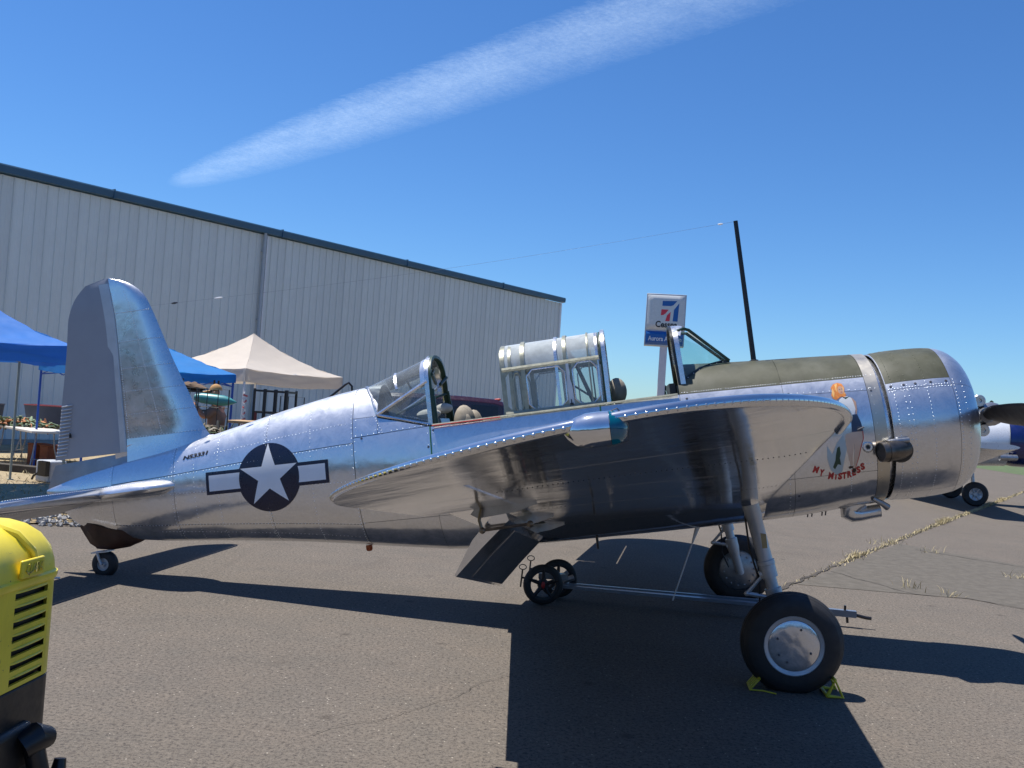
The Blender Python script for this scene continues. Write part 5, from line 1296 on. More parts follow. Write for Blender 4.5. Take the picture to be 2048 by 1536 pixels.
# ------------------------------------------------------------------ racks and shelving
def frame_rack(loc, rz, W_, H_, D_, bays, shelves, label, mat=RACK, th=.03, items=False):
    t = thing('metal_shelving', label, 'shelving', loc, rz)
    for x in [W_ * k / bays for k in range(bays + 1)]:
        for y in (0, D_): m = MB(); m.box((x, y, H_ / 2), (th, th, H_)); m.build('post', mat, t)
    for z in shelves:
        m = MB(); 
        for y in (0, D_): m.box((W_ / 2, y, z), (W_ - th, th * .8, th))
        for x in (0, W_): m.box((x, D_ / 2, z), (th * .8, D_ - th, th))
        m.box((W_ / 2, D_ / 2, z + th * .3), (W_ - th * 1.2, D_ - th * 1.2, .01)); m.build('shelf', mat, t)
    return t
def grid_rack(loc, rz, W_, H_, nx, nz, label, th=.007, feet=True):
    t = thing('wire_grid_rack', label, 'rack', loc, rz)
    m = MB(); m.tube([(0, 0, .02), (0, 0, H_), (W_, 0, H_), (W_, 0, .02)], .011, 6); m.tube([(0, 0, .06), (W_, 0, .06)], .011, 6); m.build('frame', RACK, t)
    for k in range(1, nx): m = MB(); m.tube([(W_ * k / nx, 0, .06), (W_ * k / nx, 0, H_)], th, 5); m.build('wire', RACK, t)
    for k in range(1, nz): m = MB(); m.tube([(0, -.012, .06 + (H_ - .06) * k / nz), (W_, -.012, .06 + (H_ - .06) * k / nz)], th, 5); m.build('wire', RACK, t)
    for x in (0, W_): m = MB(); m.tube([(x, -.25, .012), (x, 0, .03), (x, .25, .012)], .011, 6); m.build('foot', RACK, t)
    return t
frame_rack((-5.83, 16.6, 0), R(8), .62, 2.0, .45, 1, (.3, .9, 1.45, 1.78), 'dark shelving rack with a rolled tan bag on top beside the tail fin')
mb = MB()
mb.grid([[(-.24 + .46 * i / 14, .20 * math.cos(a) * (1 - .3 * abs(i - 7) / 7), .04 - .05 * i / 14 + (.075 + .015 * math.sin(i * 1.9)) * math.sin(a) * math.sin(PI * (i + .6) / 15.2) + .008 * math.sin(5 * a + i)) for a in [2 * PI * k / 14 for k in range(14)]] for i in range(15)], cv=True, cap=True)
o = mb.build('duffel_bag', paint('brown duffel', (.14, .09, .055), .9, .3, 8, bmp=.4), None); o.location = (-5.62, 16.85, 1.85); thing('', 'rumpled brown duffel bag lying on top of the dark shelving rack', 'bag', obj=o)
grid_rack((-5.55, 15.6, 0), R(4), .42, 1.84, 3, 6, 'narrow wire grid display rack left of the person in the cap')
grid_rack((-5.12, 15.5, 0), R(-6), .55, 1.84, 3, 6, 'wire grid display rack in front of the person in the cap')
frame_rack((-5.12, 19.0, 0), R(-8), .68, 1.92, .5, 3, (.35, 1.45, 1.88), 'tall dark iron shelving frame under the cream canopy', th=.04)
grid_rack((-4.74, 19.6, 0), R(-5), .50, 1.80, 3, 6, 'wire grid panel to the right of the iron shelving frame')
grid_rack((-4.22, 18.6, 0), R(-5), .62, 1.44, 4, 5, 'low wire grid panel beside the clothes rack')
mb = MB(); mb.tube([(0, 0, 0), (0, 0, 1.45)], .03, 8)
t = thing('leaning_pole', 'dark red pole leaning inside the iron shelving frame', 'pole', obj=mb.build('leaning_pole', paint('dark red paint', (.16, .03, .025), .6), None, loc=(-5.00, 18.85, 0))); t.rotation_euler = (R(-6), R(-3), 0)
# hanging string of pink and white tags
t = thing('tag_strand', 'hanging strand of pink and white tags beside the canopy leg', 'strand', (-4.92, 17.6, 0)); mb = MB(); mb.tube([(0, 0, 1.1), (0, 0, 1.9)], .004, 5); mb.build('cord', WHITEP, t)
PK = paint('pink card', (.55, .12, .12), .6); 
for k in range(13):
    m = MB(); m.box((random.uniform(-.02, .02), 0, 1.16 + .055 * k), (.085, .006, .032), Euler((0, random.uniform(-.5, .5), random.uniform(-1, 1))).to_matrix()); m.build('tag', PK if k % 2 else WHITEP, t)
# clothes rack with jackets
t = thing('clothes_rack', 'black clothes rail with a curved top bar', 'clothes rack', (-3.28, 17.0, 0), R(10))
mb = MB(); mb.tube([(-.02, 0, .04), (-.02, 0, 1.76), (.0, 0, 1.80), (.30, 0, 2.08), (.36, 0, 2.12), (.42, 0, 2.06), (.44, 0, 1.85), (.44, 0, .04)], .020, 8); mb.build('rail', BLACKM, t)
for x in (-.02, .44): m = MB(); m.tube([(x, -.3, .03), (x, .3, .03)], .016, 6); m.build('foot', BLACKM, t)
jc = [(.10, .055, .03), (.16, .10, .06), (.06, .035, .025), (.20, .14, .08), (.045, .04, .04), (.02, .02, .03)]
jl = ['dark brown jacket at the left end of the clothes rail', 'tan brown jacket second along the clothes rail', 'deep brown jacket in the middle of the clothes rail', 'light tan jacket on the clothes rail', 'charcoal jacket near the right end of the clothes rail', 'black jacket at the right end of the clothes rail']
for k in range(6):
    m = MB(); rows = []; x = .03 + .068 * k; zt = 1.70 + .055 * k - (.03 if k == 5 else 0)
    for j in range(9):
        u = j / 8; w_ = lerp([(0, .05), (.08, .20), (.5, .24), (1, .27)], u); d_ = .028 + .012 * math.sin(j * 2 + k)
        rows.append([(x + d_ * math.sin(a), w_ * math.cos(a), zt - .92 * u + .02 * math.sin(a * 3 + k)) for a in [2 * PI * q / 12 for q in range(12)]])
    m.grid(rows, cv=True, cap=True); o = m.build('jacket', paint('jacket cloth %d' % k, jc[k], .85, .35, 12, bmp=.5, bscale=15), None); o.location = (-3.28, 17.0, 0); o.rotation_euler = (0, 0, R(10)); thing('', jl[k], 'jacket', group='jackets on the clothes rail', obj=o)
# ------------------------------------------------------------------ tables
def table(loc, rz, W_, D_, H_, label, top, group=None):
    t = thing('folding_table', label, 'table', loc, rz, None); m = MB(); m.box((0, 0, H_ - .02), (W_, D_, .045)); m.build('tabletop', top, t, bevel=.008)
    for x in (-W_ * .36, W_ * .36):
        for y in (-D_ * .36, D_ * .36): m = MB(); m.tube([(x, y * .6, H_ - .04), (x, y * .7, .45), (x * 1.08, y, .02)], .014, 6); m.build('leg', STEEL, t)
        m = MB(); m.tube([(x * 1.03, -D_ * .33, .22), (x * 1.03, D_ * .33, .22)], .011, 6); m.build('crossbar', STEEL, t)
    return t
table((-9.95, 19.75, 0), R(-46), 2.9, .76, .80, 'white folding table loaded with green netting', paint('white table plastic', (.62, .58, .52), .5, .06))
table((-9.6, 21.6, 0), R(10), 3.6, .80, .78, 'grey trestle table with plastic bins behind the white table', paint('grey board', (.22, .22, .20), .7, .2))
table((-4.75, 14.7, 0), R(0), 1.5, .8, 1.12, 'table heaped with surplus gear behind the rear fuselage', paint('brown board', (.16, .12, .08), .8, .3))
table((-4.15, 16.2, 0), R(0), 1.1, .7, 1.34, 'raised table with a bare plywood top under the cream canopy', paint('plywood', (.42, .27, .14), .7, .2, 4))
def heap(loc, rx, ry, h, n, mats, name, label, cat, seed=1):
    rnd = random.Random(seed); mb = MB()
    for k in range(n):
        a = rnd.uniform(0, 2 * PI); r = math.sqrt(rnd.random()); x = rx * r * math.cos(a); y = ry * r * math.sin(a); z = h * (1 - r) * rnd.uniform(.3, 1)
        ln = rnd.uniform(.08, .22); d = Vector((rnd.uniform(-1, 1), rnd.uniform(-1, 1), rnd.uniform(-.5, .5))).normalized() * ln; rad = rnd.uniform(.012, .045)
        mb.tube([Vector((x, y, z + .03)) - d, Vector((x, y, z + .05)), Vector((x, y, z + .02)) + d + Vector((0, 0, -.03))], [rad * .5, rad, rad * .6], 6, mi=rnd.randrange(len(mats)), flat=.5)
    o = mb.build(name, mats, None); o.location = loc; thing('', label, cat, obj=o); return o
GN = paint('net green', (.07, .10, .045), .9, .4, 20); GN2 = paint('net pale green', (.22, .28, .17), .9, .3, 20); OR = paint('faded orange', (.42, .17, .07), .8, .2)
heap((-10.3, 20.0, .80), .85, .30, .17, 150, [GN, GN2, GN, GN2, OR], 'camouflage_netting', 'pile of green and orange netting on the white folding table', 'netting', 3)
heap((-4.75, 14.7, 1.12), .65, .32, .14, 110, [GN, CAMO, paint('black web', (.02, .02, .02), .8), TAN, CAMO], 'surplus_gear', 'heap of camouflage clothing and straps on the table behind the fuselage', 'clothing', 5)
heap((-3.62, 15.6, 1.18), .35, .3, .30, 60, [GN, TAN, CAMO], 'folded_tarps', 'rolled green tarps and poles beside the clothes rail', 'tarps', 6)
mb = MB(); mb.box((-3.62, 15.6, .58), (.7, .6, 1.16)); thing('', 'tall dark crate under the rolled tarps beside the clothes rail', 'crate', obj=mb.build('wooden_crate', paint('dark crate', (.07, .05, .035), .8, .3), None))
mb = MB(); mb.ball((0, 0, .045), .045, 12, 8); mb.tube([(0, 0, .08), (0, 0, .105)], .02, 8); o = mb.build('red_knob', paint('bright red plastic', (.6, .03, .03), .4)); o.location = (-3.86, 16.2, 1.34); thing('', 'small bright red ball on the plywood topped table', 'ball', obj=o)
mb = MB(); mb.box((0, 0, .11), (.42, .3, .22)); o = mb.build('cardboard_box', paint('brown carton', (.12, .07, .045), .8, .2)); o.location = (-4.52, 17.3, 1.10); thing('', 'dark brown box standing left of the iron shelving frame', 'box', obj=o)
mb = MB(); mb.box((0, 0, .55), (.5, .4, 1.10)); o = mb.build('oil_drum_stand', paint('olive stand', (.10, .09, .05), .8, .2)); o.location = (-4.52, 17.3, 0.0); thing('', 'olive stand below the dark brown box', 'stand', obj=o)
def bin_(loc, rz, a, b, h, mat, rim, label):
    t = thing('plastic_bin', label, 'bin', loc, rz); m = MB(); rows = []
    for (s_, z) in ((.86, 0), (1, h), (.96, h), (.84, .02)): rows.append([(x * a / 2 * s_, y * b / 2 * s_, z) for x, y in ((-1, -1), (1, -1), (1, 1), (-1, 1))])
    m.grid(rows, cv=True, cap=True); m.build('tub', mat, t)
    m = MB(); m.tube([(-a / 2, -b / 2, h), (a / 2, -b / 2, h), (a / 2, b / 2, h), (-a / 2, b / 2, h), (-a / 2, -b / 2, h)], .014, 6); m.build('rim', rim, t); return t
bin_((-10.1, 21.2, .78), R(8), 1.15, .6, .46, paint('grey blue plastic', (.075, .085, .11), .5, .1), paint('wine red', (.25, .03, .04), .5), 'large grey blue tote with dark red rim on the trestle table')
bin_((-11.6, 21.2, .78), R(8), .5, .45, .42, paint('charcoal plastic', (.04, .045, .06), .5, .1), paint('charcoal rim', (.05, .05, .07), .5), 'charcoal tub at the left end of the trestle table')
for k, (x, y) in enumerate(((-9.75, 19.9), (-9.35, 19.6))):
    m = MB(); m.box((0, 0, .22), (.38, .34, .42)); m.box((0, 0, .44), (.40, .36, .03)); o = m.build('orange_crate', paint('rust orange crate', (.20, .055, .022), .7, .2), None, bevel=.01); o.location = (x, y, .02); o.rotation_euler = (0, 0, R(-40)); thing('', ('rust orange crate under the white table, left of the pair', 'rust orange crate under the white table, right of the pair')[k], 'crate', obj=o)
t = thing('cool_box', 'pale box with a dark handle beside the lower edge of the rudder', 'box', (-8.05, 16.9, 0), R(-30)); m = MB(); m.box((0, 0, .20), (.40, .34, .38)); m.build('tub', paint('pale grey plastic', (.42, .44, .46), .5), t, bevel=.03)
m = MB(); m.box((.12, -.23, .26), (.22, .08, .26)); m.tube([(.05, -.24, .2), (-.1, -.26, .12), (-.16, -.25, .05)], .02, 6); m.build('handle', BLACKM, t)
mb = MB(); 
for k in range(5): pass
# low dark timber sleepers edging the dirt
for k, (x, y) in enumerate(((-11.5, 18.9), (-9.2, 18.3))):
    m = MB(); m.box((0, 0, .07), (2.2, .22, .14)); o = m.build('timber_sleeper', paint('old timber', (.055, .045, .035), .9, .4, 5), None, bevel=.01); o.location = (x, y, 0); o.rotation_euler = (0, 0, R(-8 - 6 * k)); thing('', ('old dark timber lying on the dirt below the netting table, left one', 'old dark timber lying on the dirt below the netting table, right one')[k], 'timber', obj=o)
# ------------------------------------------------------------------ maroon van behind the cockpit
MAR = paint('maroon car paint', (.030, .006, .008), .25, .1, 3, coat=.6)
van = thing('parked_van', 'dark maroon full size van with marker lamps on its roof, parked by the hangar', 'van', (-.20, 28.2, 0), R(186))
def vx(x, zz, hw, z0, z1, z2): return None
mb = MB(); rows = []
secs = [(0.0, .86, .55, 1.20, 1.98), (.10, .95, .45, 1.20, 2.06), (.35, .98, .38, 1.2, 2.12), (1.2, 1.0, .38, 1.2, 2.15), (2.4, 1.0, .38, 1.2, 2.15), (3.3, 1.0, .38, 1.2, 2.12), (3.75, .99, .38, 1.18, 1.95), (4.15, .98, .38, 1.15, 1.35), (4.9, .96, .38, 1.0, 1.12), (5.15, .90, .45, .85, .98)]
for x, w_, zb, zm_, zt in secs:
    rows.append([(x, -w_ * .92, zb), (x, -w_, zb + .25), (x, -w_, zm_), (x, -w_ * .88, zt - .12 if zt > 1.4 else zt - .03), (x, -w_ * .72, zt), (x, w_ * .72, zt), (x, w_ * .88, zt - .12 if zt > 1.4 else zt - .03), (x, w_, zm_), (x, w_, zb + .25), (x, w_ * .92, zb)])
mb.grid(rows, cv=True, cap=True); mb.build('body', MAR, van, 30, bevel=.02)
for s in (-1, 1):
    for a, b in ((.22, 1.05), (1.15, 2.0), (2.1, 2.85), (2.95, 3.6)):
        m = MB(); yv = lambda z: s * (1.003 - .13 * (z - 1.2) / .83); m.add([(a, yv(1.3), 1.30), (b, yv(1.3), 1.30), (b - .03, yv(1.93), 1.92), (a + .03, yv(1.93), 1.92), (a, yv(1.3) + s * .006, 1.30), (b, yv(1.3) + s * .006, 1.30), (b - .03, yv(1.93) + s * .006, 1.92), (a + .03, yv(1.93) + s * .006, 1.92)], [(0, 1, 2, 3), (7, 6, 5, 4), (0, 4, 5, 1), (1, 5, 6, 2), (2, 6, 7, 3), (3, 7, 4, 0)]); m.build('side_window', CARGLASS, van)
m = MB(); m.add([(-.008, -.72, 1.3), (-.008, .72, 1.3), (.02, .62, 1.88), (.02, -.62, 1.88)], [(0, 1, 2, 3)]); m.build('rear_window', CARGLASS, van)
for y in (-.6, -.2, .2, .6): m = MB(); m.ball((.2, y, 2.12), (.05, .04, .035), 8, 6); m.build('marker_lamp', paint('red lens', (.5, .04, .02), .3), van)
for y in (-.86, .86): m = MB(); m.box((.03, y, 1.1), (.08, .12, .4)); m.build('tail_lamp', paint('red lens', (.5, .04, .02), .3), van)
for x in (.95, 4.2):
    for s in (-1, 1): m = MB(); m.lathe([(.18, -.12), (.36, -.11), (.38, -.06), (.38, .06), (.36, .11), (.18, .12), (.05, .1), (.001, .1)], (x, s * .9, .38), (0, s, 0), 24); m.build('wheel', RUBBER, van)
# red brown post behind the rear fuselage
mb = MB(); mb.box((0, 0, 1.0), (.30, .14, 2.0)); mb.box((.05, 0, 2.02), (.42, .2, .04)); o = mb.build('wooden_cabinet', paint('red brown wood', (.13, .035, .022), .6, .2)); o.location = (-2.66, 18.2, 0); thing('', 'red brown wooden cabinet top showing above the fuselage ahead of the clothes rail', 'cabinet', obj=o)

# ================================================================== SIGN
sg = thing('pole_sign', 'tall pole sign with aviation dealer lettering above the windshield', 'sign', (6.90, 44.0, 0), R(-8))
BACKP = paint('sign case grey', (.42, .45, .50), .4, .06)
mb = MB(); mb.prism([(-.17, -.17), (.17, -.17), (.17, .17), (-.17, .17)], (0, 0, 0), (1, 0, 0), (0, 1, 0), 5.3); mb.build('pole', paint('pole lilac white', (.60, .60, .64), .5, .05), sg, bevel=.02)
W2 = .86; zb, zt = 5.28, 7.70
mb = MB(); mb.box((0, 0, (zb + zt) / 2), (W2 * 2 + .10, .50, zt - zb)); mb.build('sign_case', BACKP, sg, bevel=.02)
def face(name, z0, z1, mat, bulge=.09):
    m = MB(); rows = []
    for i in range(13):
        u = i / 12; z = z0 + (z1 - z0) * u; rr = []
        for k in range(13):
            v = k / 12; x = -W2 + 2 * W2 * v; e = min(min(u, 1 - u) * (z1 - z0), min(v, 1 - v) * 2 * W2); rr.append((x, -.252 - bulge * min(1, math.sin(min(1, e / .14) * PI / 2)), z))
        rows.append(rr)
    m.grid(rows); return m.build(name, mat, sg, 50)
face('white_face', zb + .74, zt - .06, paint('sign face white', (.58, .60, .60), .25, .04, coat=.3)); face('blue_face', zb + .06, zb + .68, BLUEP)
def flat(polys, mat, name, y=-.346):
    m = MB()
    for pl in polys: n = len(pl); m.add([(x, y, z) for x, z in pl] + [(x, y + .006, z) for x, z in pl], [tuple(range(n)), tuple(range(2 * n - 1, n - 1, -1))])
    return m.build(name, mat, sg, 30)
def lg(pts): # logo coordinates from pixels of the enlarged sign
    return [((x - 840) / 400 * .86 + .02, 7.62 - (y - 265) / 1020 * 2.42) for x, y in pts]
flat([lg([(750, 375), (750, 470), (930, 470), (985, 450), (1060, 365)])], BLUEP, 'logo_stroke'); flat([lg([(1105, 405), (1000, 540), (985, 765), (1090, 765)])], BLUEP, 'logo_stroke')
flat([lg([(735, 540), (728, 655), (780, 650), (830, 615), (890, 540)])], REDP, 'logo_stroke'); flat([lg([(935, 580), (860, 650), (828, 765), (920, 765)])], REDP, 'logo_stroke')
def sign_text(txt, x0, x1, z0, z1, mat, off=.0):
    tr, bb = text_polys(txt, .4, 0, off); out = []
    for t_ in tr: out.append([(x0 + (p[0] - bb[0]) / (bb[1] - bb[0]) * (x1 - x0), z0 + (p[1] - bb[2]) / (bb[3] - bb[2]) * (z1 - z0)) for p in t_])
    flat(out, mat, 'lettering')
sign_text('Cessna', -.44, .56, 6.13, 6.43, LETTER, .012)
sign_text('Aurora Aviation', -.74, .78, 5.50, 5.72, WHITEP, .008)

# ================================================================== SECOND AIRCRAFT (right edge)
p2 = thing('parked_aircraft', 'silver aircraft with blue engine cowl parked beyond the propeller', 'airplane', (16.25, 28.0, 0), R(-14))
WS = paint('white silver skin', (.66, .68, .70), .3, .05, 2, metal=.25, coat=.3); NAVY = paint('royal blue paint', (.004, .012, .085), .25, .1, 2, coat=.5)
mb = MB(); rows = []
for i in range(26):
    u = i / 25; x = -7.5 + 6.0 * u; r = lerp([(0, .12), (.3, .40), (.6, .60), (1, .66)], u); rows.append([(x, r * .92 * math.sin(a), 1.88 - .55 * (1 - u) + r * math.cos(a) * 1.08) for a in [2 * PI * k / 32 for k in range(32)]])
mb.grid(rows, cv=True, cap=True); mb.build('fuselage', WS, p2)
mb = MB(); mb.lathe([(.675, -1.50), (.71, -1.3), (.71, -.7), (.66, -.42), (.55, -.30), (.46, -.28), (.45, -.5), (.1, -.5)], (0, 0, 1.88), (1, 0, 0), 40); mb.build('engine_cowl', NAVY, p2)
mb = MB(); mb.tube([(-1.5, -.60, 1.42), (-1.35, -.70, 1.44), (-1.8, -.74, 1.42)], .09, 16, cap=False); mb.tube([(-1.4, -.69, 1.44), (-1.78, -.735, 1.42)], .075, 12); mb.build('exhaust_pipe', STEEL, p2)
for s in (-1, 1):
    mb = MB(); rows = []
    for i in range(10):
        y = .4 + 5.6 * i / 9; le = -2.3 - .05 * y; ch = 2.4 - .2 * y; rows.append([(le - ch * (.5 - .5 * math.cos(a)), s * y, 1.15 + .10 * y + .13 * ch * .5 * math.sin(a)) for a in [2 * PI * k / 20 for k in range(20)]])
    mb.grid(rows, cv=True, cap=True); mb.build('wing', WS, p2)
    mb = MB(); mb.tube([(-2.7, s * 1.5, 1.2), (-2.62, s * 1.55, .40)], .05, 10); mb.build('gear_leg', SILVERP, p2)
    m = MB(); m.lathe([(.18, -.10), (.30, -.10), (.345, -.05), (.345, .05), (.30, .10), (.18, .10)], (-2.6, s * 1.65, .345), (0, 1, 0), 32); wh = m.build('main_wheel', RUBBER, p2)
    m = MB(); m.lathe([(.18, .095), (.17, .08), (.06, .04), (.05, .09), (.001, .09)], (-2.6, s * 1.65, .345), (0, s, 0), 24)
    for k in range(6): a = PI * k / 3; m.tube([(-2.6 + .06 * math.cos(a), s * 1.73, .345 + .06 * math.sin(a)), (-2.6 + .17 * math.cos(a), s * 1.74, .345 + .17 * math.sin(a))], .015, 5)
    m.build('rim', SILVERP, wh)
mb = MB(); mb.prism([(-7.6, 1.7), (-6.4, 1.75), (-7.0, 2.9), (-7.4, 3.0)], (0, -.04, 0), (1, 0, 0), (0, 0, 1), -.08); mb.build('fin', WS, p2)
mb = MB(); mb.ball((-3.9, 0, 2.18), (1.2, .34, .40), 16, 8); mb.build('cockpit_canopy', GLASSF, p2)
for a in (30, 210):
    mb = MB(); rows = [[(-.15 + .07 * math.cos(q), (.1 + 1.2 * u) * math.cos(R(a)) - .09 * math.sin(q) * math.sin(R(a)) * (1 - .6 * u), 1.88 + (.1 + 1.2 * u) * math.sin(R(a)) + .09 * math.sin(q) * math.cos(R(a)) * (1 - .6 * u)) for q in [2 * PI * k / 10 for k in range(10)]] for u in [j / 8 for j in range(9)]]
    mb.grid(rows, cv=True, cap=True); mb.build('propeller_blade', BLADE, p2)

# ================================================================== TOW BAR WITH DOLLY
tb = thing('tow_bar', 'aluminium tow bar on two spoked dolly wheels lying under the fuselage', 'tow bar', (0, 0, 0))
CHAN = paint('aluminium channel', (.24, .27, .32), .35, .08, 10, metal=.6); DW = paint('dark dolly plastic', (.025, .025, .028), .5, .1)
a = Vector((.62, 9.28, .17)); b = Vector((2.50, 9.08, .13)); e = Vector((3.33, 8.94, .12))
mb = MB(); mb.box((a + b) / 2 + Vector((0, .06, 0)), ((b - a).length, .035, .035), Matrix.Rotation(math.atan2(b.y - a.y, b.x - a.x), 3, 'Z')); mb.build('channel_rail', CHAN, tb)
mb = MB(); mb.box((a + b) / 2 + Vector((0, -.03, -.008)), ((b - a).length, .085, .028), Matrix.Rotation(math.atan2(b.y - a.y, b.x - a.x) - .035, 3, 'Z')); mb.build('channel_rail', CHAN, tb)
mb = MB(); mb.box((b + e) / 2, ((e - b).length + .05, .06, .06), Matrix.Rotation(math.atan2(e.y - b.y, e.x - b.x), 3, 'Z')); mb.build('nose_tube', CHAN, tb)
mb = MB(); mb.tube([e, e + Vector((.12, -.02, -.02)), e + Vector((.16, -.03, -.02))], .016, 8); mb.tube([e + Vector((-.06, 0, 0)), e + Vector((-.05, 0, -.08))], .012, 6); mb.lathe([(.0, 0), (.012, 0), (.012, .06), (0, .06)], e + Vector((-.08, 0, .02)), (0, 0, 1), 8); mb.build('hitch_pin', BLACKM, tb)
for (x, y) in ((.42, 9.03), (.58, 9.42)):
    c = Vector((x, y, .19)); m = MB(); m.lathe([(.148, -.03)] + [(.148 + .042 * math.sin(PI * k / 8), -.03 * math.cos(PI * k / 8)) for k in range(9)] + [(.155, .03)], c, (-.1, 1, 0), 40); wh = m.build('dolly_wheel', RUBBER, tb)
    m = MB(); m.lathe([(.158, -.022), (.14, -.024), (.14, .024), (.158, .022), (.158, -.022)], c, (-.1, 1, 0), 36); m.lathe([(.0, -.03), (.045, -.028), (.055, -.01), (.055, .01), (.045, .028), (0, .03)], c, (-.1, 1, 0), 20); m.lathe([(.14, -.02), (.118, -.018), (.118, .018), (.14, .02)], c, (-.1, 1, 0), 36)
    for k in range(5): q = R(90 + 72 * k); d = Vector((math.cos(q), .1 * math.cos(q), math.sin(q))); m.tube([c + d * .025, c + d * .145], [.040, .030], 6, flat=.5)
    m.build('spoked_rim', DW, wh); 
    if y < 9.2: m = MB(); m.ball(c + Vector((0, -.034, 0)), (.018, .006, .034), 8, 6); m.build('hub_badge', REDL, wh)
mb = MB(); mb.tube([(.42, 9.0, .19), (.60, 9.45, .19)], .016, 8); mb.build('axle', STEEL, tb)
mb = MB(); mb.box((.52, 9.25, .24), (.28, .12, .05)); mb.tube([(.62, 9.22, .20), (.72, 9.24, .24)], .03, 8); mb.build('dolly_bracket', STEEL, tb)
for (x, y, z) in ((.22, 9.1, .33), (.30, 9.35, .38)):
    mb = MB(); mb.tube([(x + .035 * math.cos(q), y, z + .024 * math.sin(q)) for q in [2 * PI * k / 12 for k in range(13)]], .005, 5, cap=False); mb.tube([(x, y, z - .02), (x - .01, y, z - .19)], .009, 6); mb.tube([(x, y, z - .10), (x + .14, y, z - .12)], .010, 6); mb.build('lock_pin', BURNT, tb)
# chocks
def chock_tube(loc, rz, label):
    t = thing('wheel_chock', label, 'chock', loc, rz, 'yellow wheel chocks of the silver trainer'); m = MB()
    m.tube([(.0, 0, .016), (.055, 0, .15), (.125, 0, .016), (.0, 0, .016)], .016, 10); m.build('end_frame', CHOCKY, t)
    m = MB(); m.tube([(.0, .26, .016), (.055, .26, .15), (.125, .26, .016), (.0, .26, .016)], .016, 10); m.build('end_frame', CHOCKY, t)
    m = MB(); m.tube([(.055, 0, .15), (.055, .26, .15)], .014, 8); m.tube([(.0, 0, .016), (.0, .26, .016)], .014, 8); m.build('cross_tube', CHOCKY, t); return t
def chock_plate(loc, rz, label):
    t = thing('wheel_chock', label, 'chock', loc, rz, 'yellow wheel chocks of the silver trainer'); rot = Euler((0, R(-52), 0)).to_matrix(); m = MB()
    for k in range(5): m.box((-.05, .02 + .055 * k, .055), (.13, .018, .008), rot)
    for q in (-.058, .058): m.box(Vector((-.05, .13, .055)) + rot @ Vector((q, 0, 0)), (.018, .24, .008), rot)
    m.build('slotted_plate', CHOCKY, t); m = MB(); m.tube([(-.09, .01, .01), (.02, .01, .012), (.12, -.03, .008)], .006, 6); m.build('base_rod', CHOCKY, t); return t
for c_ in (chock_tube((2.285, 6.52, 0), R(-6), 'bent tube yellow chock in front of the near main wheel'), chock_plate((1.84, 6.55, 0), R(-8), 'slotted yellow chock plate behind the near main wheel, in shadow')): c_.scale = (.82, .82, .82)
mb = MB(); mb.tube([(-4.6, 8.55, .02), (-3.95, 8.62, .03)], .010, 6); thing('', 'thin white rod lying on the ground by the tail wheel', 'rod', obj=mb.build('ground_rod', WHITEP, None))

# ================================================================== YELLOW TUG (left foreground)
tug = thing('tow_tractor', 'yellow and black industrial tow tractor with louvred grille, cropped at the left edge', 'tractor')
td = Vector((math.cos(R(87)), math.sin(R(87)), 0)); tn = Vector((td.y, -td.x, 0))   # grille runs along td, faces tn
tug.matrix_world = Matrix.Translation((-1.585, 3.50, 0)) @ Matrix(((td.x, -tn.x, 0), (td.y, -tn.y, 0), (0, 0, 1))).to_4x4()
# local: x along grille (0 = right corner, negative to the left), y into the machine, z up
WG = .66
def plan(z, n=8, r=.09, grow=0.0):
    """half-rounded plan outline of the nose at height z"""
    x0, x1 = -WG - grow, grow; pts = []
    for c, a0 in (((x1 - r, r - grow), -90), ):
        for k in range(n + 1): a = R(a0 + 90 * k / n); pts.append((c[0] + r * math.cos(a), c[1] + r * math.sin(a)))
    return pts
def outline(g=0.0, r=.10, depth=1.5):
    pts = []
    for (cx, cy, a0) in ((-r, r, -90), ): pts += [(cx + (r + g) * math.cos(R(a0 + 90 * k / 8)), cy + (r + g) * math.sin(R(a0 + 90 * k / 8))) for k in range(9)]
    pts += [(g, depth), (-WG - g, depth)]
    pts += [(-WG + r + (r + g) * math.cos(R(180 + 90 * k / 8)), r + (r + g) * math.sin(R(180 + 90 * k / 8))) for k in range(9)]
    return pts
ZL, ZT = .76, 1.11
rows = [[Vector((x, y, z)) for x, y in outline()] for z in (.12, ZL - .004)]
mb = MB(); mb.grid(rows, cv=True, cap=True); mb.build('lower_body', TUGBLK, tug, 30, bevel=.006)
# grille shell: built around real slots
mb = MB(); ol = outline(-.02, .10); 
mb.grid([[Vector((x, y, z)) for x, y in ol] for z in (ZL, ZT)], cv=True, cap=True); mb.build('radiator_core', BLACKM, tug)
gsh = MB(); colsl = [-.54, -.41, -.33, -.20]      # two louvre columns
xs = [-WG + .10, -.575, -.405, -.335, -.165, -.10]
slot = [(-.315, -.115)]; nsl = 7; dz = .0475; z0s = ZL + .014
def quad(x0, x1, z0, z1): gsh.add([(x0, 0, z0), (x1, 0, z0), (x1, 0, z1), (x0, 0, z1), (x0, .012, z0), (x1, .012, z0), (x1, .012, z1), (x0, .012, z1)], [(0, 1, 2, 3), (7, 6, 5, 4), (0, 4, 5, 1), (1, 5, 6, 2), (2, 6, 7, 3), (3, 7, 4, 0)])
for a_, b_ in ((-WG + .10, slot[0][0]), (slot[0][1], -.10)): quad(a_, b_, ZL, ZT)
for (a_, b_) in slot:
    zc = ZL
    for k in range(nsl):
        s0 = z0s + dz * k; quad(a_, b_, zc, s0 ) ; zc = s0 + .025
    quad(a_, b_, zc, ZT)
gso = gsh.build('grille_shell', YEL, tug, 20)
